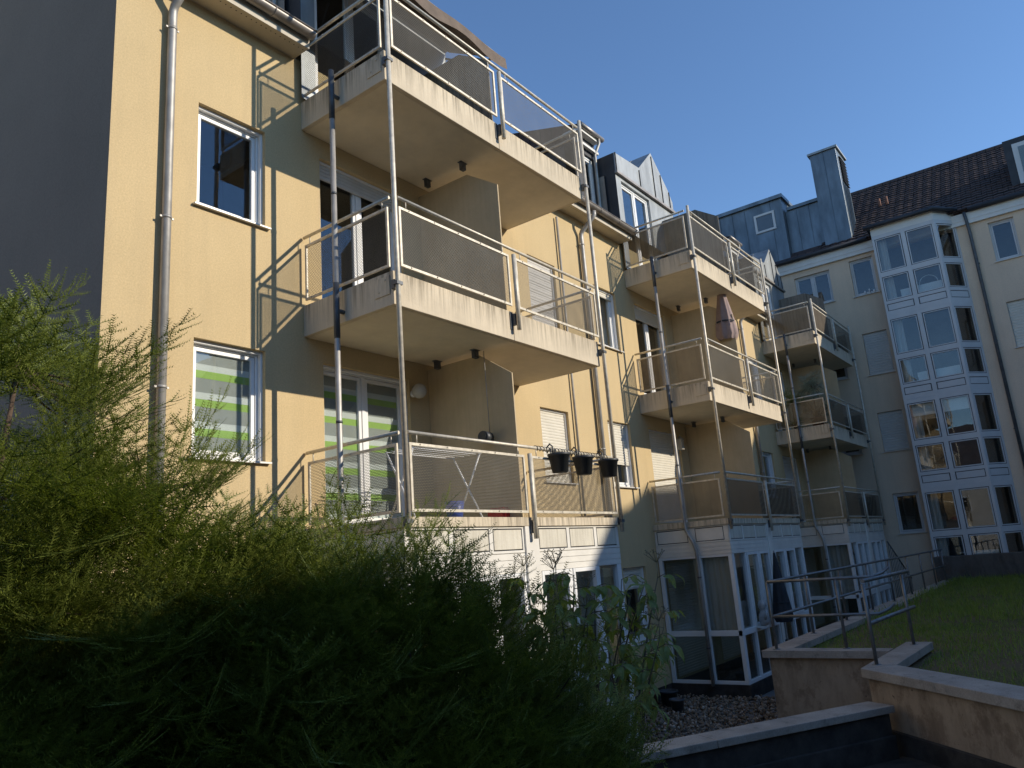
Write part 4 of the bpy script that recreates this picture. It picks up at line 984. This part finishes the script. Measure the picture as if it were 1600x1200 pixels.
# ------------------------------------------------------------------ elder bush with broad leaves
def leaf_mesh(seed):
    r = random.Random(seed); m = MB(); n = 6; pts = []
    for i in range(n + 1):
        t = i / n; wd = .030 * math.sin(math.pi * min(t * 1.02, 1)) ** .75 * (1 - .35 * t) + .0008; z = -.05 * t * t * (1 + r.uniform(-.3, .5)) + .006 * math.sin(t * 5 + seed)
        pts.append(((t * .13, -wd, z + wd * .35), (t * .13, 0, z), (t * .13, wd, z + wd * .35)))
    for a, b in zip(pts, pts[1:]):
        m.quad(a[0], b[0], b[1], a[1], smooth=True); m.quad(a[1], b[1], b[2], a[2], smooth=True)
    return m
LEAF = []
for i in range(5):
    me = leaf_mesh(i).mesh('leaf'); me.materials.append(MATS['elder_leaf']); LEAF.append(me)
def elder(base, stems, label, seed, group=None, sc=1.0):
    t = thing('elder_bush', base, label, 'bush', group); r = random.Random(seed); B_ = Vector(base)
    for tip, bend, nlv in stems:
        tip = Vector(tip); rel = tip - B_; mid = rel * .55 + Vector(bend)
        path = [Vector((0, 0, 0)), mid * .5 + Vector((0, 0, .02)), mid, mid * .4 + rel * .6 + Vector((0, 0, .03)), rel]
        obj('stem', MB().tube(path, [.012, .010, .008, .006, .003], 6), 'stem_green', t, base)
        for j in range(nlv):     # pinnate leaves: leaflets in pairs along a stalk
            f = .66 + .34 * j / max(nlv - 1, 1); k = f * (len(path) - 1); i0 = min(int(k), len(path) - 2); p = path[i0].lerp(path[i0 + 1], k - i0)
            an = r.uniform(0, 2 * math.pi); d = Vector((math.cos(an), math.sin(an), r.uniform(-.25, .25))).normalized(); ln = r.uniform(.12, .2) * sc
            obj('leaf_stalk', MB().tube([p, p + d * ln * .6 + Vector((0, 0, .015)), p + d * ln], .0028, 5, caps=False), 'stem_green', t, base)
            for q in range(5):
                pos = p + d * ln * (.35 + .325 * (q // 2)) if q < 4 else p + d * ln; side = 0 if q == 4 else (1 if q % 2 else -1)
                o = obj('leaf', LEAF[r.randrange(5)], None, t, B_ + pos); a2 = math.atan2(d.y, d.x) + side * r.uniform(.8, 1.2)
                o.rotation_euler = (r.uniform(-.5, .5), r.uniform(-.1, .75), a2); s2 = r.uniform(.7, 1.2) * sc; o.scale = (s2, s2, s2)
        if r.random() < .55:    # dry flower head on top
            h = MB(); tp = path[-1]; h.tube([tp, tp + Vector((.01, 0, .10))], .003, 5)
            for q in range(9):
                a = q * .7; e = tp + Vector((.055 * math.cos(a), .055 * math.sin(a), .15 + .012 * (q % 3))); h.tube([tp + Vector((.01, 0, .10)), e], .0018, 4)
                for z in range(3): b = r.uniform(0, 6.28); h.tube([e, e + Vector((.018 * math.cos(b), .018 * math.sin(b), .012))], .0016, 4); h.lathe([(0, .004), (.004, 0), (0, -.004)], tuple(e + Vector((.018 * math.cos(b), .018 * math.sin(b), .012))), 5)
            obj('flower_head', h, 'dry_head', t, base)
    return t
# tips were read from the picture as directions, then set at the bush's own distance of 5 to 6 m
rs = random.Random(5); stems = []
for i in range(20):
    a = (i + rs.uniform(0, 1)) / 20; dist = rs.uniform(4.9, 5.7); dx, dy = .80 + .09 * a, .60 - .155 * a; z = 2.62 - .16 * a + rs.uniform(-.45, .08)
    stems.append(((dx * dist, dy * dist, z), (rs.uniform(-.1, .1), rs.uniform(-.1, .1), .12), 6))
elder((4.45, 2.95, .5), stems, 'leafy elder bush with dry flower heads in front of the first winter garden', 3, None, .78)
elder((8.3, 5.0, 0), [((8.25, 4.2, 2.05), (0, 0, .1), 4), ((8.55, 4.35, 1.85), (0, 0, .1), 4), ((7.9, 4.4, 1.9), (0, .1, .1), 3)], 'thin young elder rising from the gravel strip', 9, None, 1.15)

# ------------------------------------------------------------------ small things
def closed_parasol(loc, h, r, mat, label, tilt=0):
    t = thing('closed_parasol', loc, label, 'parasol'); m = MB(); n = 24
    prof = [(0, .02), (.06, .03), (.25, r * .42), (.55, r * .72), (.80, r), (.93, r * 1.08), (1.0, r * .85)]
    base = len(m.v)
    for f, rr in prof:
        for j in range(n):
            a = 2 * math.pi * j / n; q = rr * (1 + .28 * (1 if j % 3 == 0 else -.4 if j % 3 == 1 else .1) * min(1, f * 2)); m.v.append((q * math.cos(a), q * math.sin(a), h - (h * .53) * f))
    for k in range(len(prof) - 1):
        for j in range(n): a = k * n + j; b = k * n + (j + 1) % n; m.f.append((a, b, b + n, a + n)); m.s.append(True)
    obj('canopy', m, mat, t, loc); obj('pole', MB().tube([(0, 0, 0), (0, 0, h + .04)], .018, 10), 'galvanised', t, loc)
    zz_ = h - h * .53 * .72
    obj('tie_strap', MB().lathe([(r * 1.08, -.02), (r * 1.12, 0), (r * 1.08, .02)], (0, 0, zz_), 20), 'dark_fabric', t, loc)
    obj('crank', MB().tube([(0, 0, h * .33), (.0, -.09, h * .33), (0, -.09, h * .30)], .014, 8).tube([(-.03, 0, h * .33), (.03, 0, h * .33)], .03, 8), 'black_plastic', t, loc)
    obj('foot', MB().lathe([(0, .08), (.2, .07), (.24, 0)], (0, 0, 0), 20), 'stone_grey', t, loc)
    return t
closed_parasol((16.62, 6.0, 6.0), 2.84, .20, 'parasol_fabric', 'closed mauve parasol standing on the middle balcony of the second stack')
closed_parasol((15.95, 5.45, .0), 2.55, .15, 'dark_fabric', 'closed dark parasol standing in front of the second winter garden')
for i, x in enumerate((8.46, 9.06, 9.75)):
    lab = ('black flower pot hung on the lowest railing nearest the middle post', 'black flower pot hung on the lowest railing between two others', 'black flower pot hung on the lowest railing nearest the end pole')[i]
    t = pot('hanging_pot', (x, 5.545, 3.84), .145, .25, 'black_plastic', lab, 'pot', 'pots hung on the lowest railing')
    obj('hook', MB().tube([(0, .09, .2), (0, .09, .36), (0, .13, .40), (0, .18, .36), (0, .18, .28)], .012, 6).tube([(-.05, .09, .22), (-.05, .09, .33)], .01, 6).tube([(.05, .09, .22), (.05, .09, .33)], .01, 6), 'black_plastic', t, (x, 5.545, 3.84))
wv = MB().tube([(8.1 + .0085 * i, 5.675 + .03 * math.cos(i * .75) * (1 + .2 * math.sin(i)), 4.16 + .032 * math.sin(i * .75)) for i in range(220)], .005, 5)
tag(obj('wire_garland', wv, 'black_plastic'), 'dark wire garland wound round the lowest hand rail of the first stack', 'garland')
g = thing('globe_lamp', (7.55, 7.28, 5.14), 'round frosted wall lamp beside the striped blind on the lowest balcony', 'lamp')
obj('globe', MB().lathe([(.105 * math.sin(a), -.105 * math.cos(a)) for a in np.linspace(0.01, math.pi - .01, 14)], (0, -.13, 0), 20), 'lamp_glass', g, (7.55, 7.28, 5.14)); obj('base', MB().tube([(0, 0, -.02), (0, -.05, -.02)], .05, 12), 'white_pvc', g, (7.55, 7.28, 5.14))
g = thing('wall_spotlight', (7.82, 6.19, 4.35), 'small dark drum spotlight on the lowest partition', 'lamp')
obj('drum', MB().tube([(0, 0, 0), (-.17, -.03, 0)], [.075, .075], 16).tube([(-.172, -.03, 0), (-.176, -.03, 0)], .055, 16), 'black_plastic', g, (7.82, 6.19, 4.35)); obj('cable', MB().tube([(.02, 0, .05), (.02, .01, 1.2)], .006, 6), 'galvanised', g, (7.82, 6.19, 4.35))
g = thing('wall_lantern', (15.95, 7.28, 5.05), 'small wire lantern under the middle balcony of the second stack', 'lamp')
obj('cage', MB().box(-.06, .06, -.16, -.04, -.12, .12).tube([(0, 0, .16), (0, -.1, .16), (0, -.1, .12)], .01, 6), 'lamp_glass', g, (15.95, 7.28, 5.05)); obj('cap', MB().lathe([(0, .2), (.09, .12)], (0, -.1, 0), 8), 'galvanised', g, (15.95, 7.28, 5.05))
aw = thing('awning', (7.3, 7.1, 9.9), 'brown fabric awning over the top balcony of the first stack', 'awning')
m = MB(); n = 14
for i in range(n):
    xa, xb = 5.9 + 2.75 * i / n, 5.9 + 2.75 * (i + 1) / n
    za, zc = .05 * math.sin(i * .9), .05 * math.sin((i + 1) * .9)
    m.quad((xa, 7.14, 11.12), (xb, 7.14, 11.12), (xb, 6.0, 10.42 + zc * .4), (xa, 6.0, 10.42 + za * .4), smooth=True)
    m.quad((xa, 6.0, 10.42 + za * .4), (xb, 6.0, 10.42 + zc * .4), (xb, 5.98, 10.22 + zc), (xa, 5.98, 10.22 + za), smooth=True)
obj('cloth', m, 'awning_fabric', aw, (0, 0, 0)); obj('front_bar', MB().tube([(5.9, 6.02, 10.40), (8.65, 6.02, 10.40)], .02, 8), 'galvanised', aw, (0, 0, 0))
for x in (6.4, 8.5): obj('arm', MB().tube([(x, 7.1, 10.9), (x + .2, 6.6, 10.65), (x, 6.02, 10.4)], .018, 8), 'galvanised', aw, (0, 0, 0))
tag(obj('red_crate', MB().box(0, .34, 0, .25, 0, .14).box(.02, .32, .02, .23, .14, .16), 'red_plastic', None, (7.75, 6.0, 3.27), bevel=.01), 'red plastic box on the lowest balcony behind the middle post', 'box')
tag(obj('blue_bucket', MB().lathe([(0, 0), (.09, 0), (.12, .22), (.11, .22), (.08, .02)], (0, 0, 0), 16), 'blue_plastic', None, (6.95, 6.1, 3.27)), 'small blue bucket on the lowest balcony of the first stack', 'bucket')
dr = thing('drying_rack', (7.1, 6.4, 3.27), 'white folding clothes rack on the lowest balcony behind the mesh', 'clothes rack')
for x in (6.35, 7.55):
    obj('leg', MB().tube([(x, 6.15, 3.27), (x, 6.6, 4.12)], .012, 6), 'white_pvc', dr, (0, 0, 0)); obj('leg', MB().tube([(x, 6.6, 3.27), (x, 6.15, 4.12)], .012, 6), 'white_pvc', dr, (0, 0, 0))
for k in range(6): obj('wire', MB().tube([(6.35, 6.12 + .1 * k, 4.12), (7.55, 6.12 + .1 * k, 4.12)], .006, 6), 'white_pvc', dr, (0, 0, 0))
g = thing('garden_figure', (15.25, 5.60, 1.20), 'small grey stone figure on the window ledge of the second winter garden', 'figure')
obj('ledge', MB().box(-.12, .12, -.04, .12, -.03, .0), 'white_board', g, (15.25, 5.60, 1.20)); obj('body', MB().lathe([(.0, .0), (.07, .01), (.095, .1), (.085, .2), (.05, .27), (.045, .3), (.07, .34), (.075, .4), (.05, .46), (0, .48)], (0, 0, 0), 16).tube([(.07, 0, .38), (.13, -.02, .36)], [.04, .025], 10).tube([(-.06, -.05, .12), (-.09, -.09, .2), (-.05, -.1, .27)], .025, 8), 'stone_grey', g, (15.25, 5.60, 1.20))
for i, (x, y, r, h, mt, lab) in enumerate(((12.95, 6.5, .13, .20, 'dark_pipe', 'small grey bucket on the gravel nearest the low wall'), (13.35, 6.85, .17, .26, 'black_plastic', 'dark round pot on the gravel beside the black plinth'), (12.95, 7.0, .15, .30, 'terracotta', 'clay pot on the gravel under the small ground floor window'), (12.45, 7.05, .12, .22, 'black_plastic', 'small black pot on the gravel near the brown drain'))):
    pot('garden_pot', (x, y, .03), r, h, mt, lab, 'pot', 'pots on the gravel')
elder((12.95, 7.0, .25), [((12.9, 6.85, 1.2), (0, 0, .1), 3), ((13.1, 6.9, .95), (0, 0, .1), 3)], 'straggly potted plant under the small ground floor window', 12, None, .9)
g = thing('drain_pipe', (10.75, 6.9, 0), 'grey elbow drain with brown foot at the corner of the first winter garden', 'pipe')
obj('elbow', MB().tube([(10.22, 7.1, 1.05), (10.5, 6.98, .92), (10.68, 6.9, .78), (10.72, 6.88, .6), (10.72, 6.88, .42)], .07, 12), 'dark_pipe', g, (0, 0, 0)); obj('foot', MB().tube([(10.72, 6.88, .42), (10.72, 6.88, 0)], .078, 12), 'brown_pipe', g, (0, 0, 0))

for i, (y, hh) in enumerate(((4.72, .10), (4.87, .16), (5.02, .12))):
    lab = ('smallest white ornament on the upper window sill of the shaded wing', 'tallest white ornament on the upper window sill of the shaded wing', 'middle sized white ornament on the upper window sill of the shaded wing')[(0, 1, 2)[i]]
    tag(obj('sill_ornament', MB().lathe([(0, 0), (.03, 0), (.022, hh * .4), (.034, hh * .7), (.02, hh), (0, hh * 1.05)], (0, 0, 0), 10), 'white_pvc', None, (28.06, y, 10.975)), lab, 'ornament', 'ornaments on the window sill')
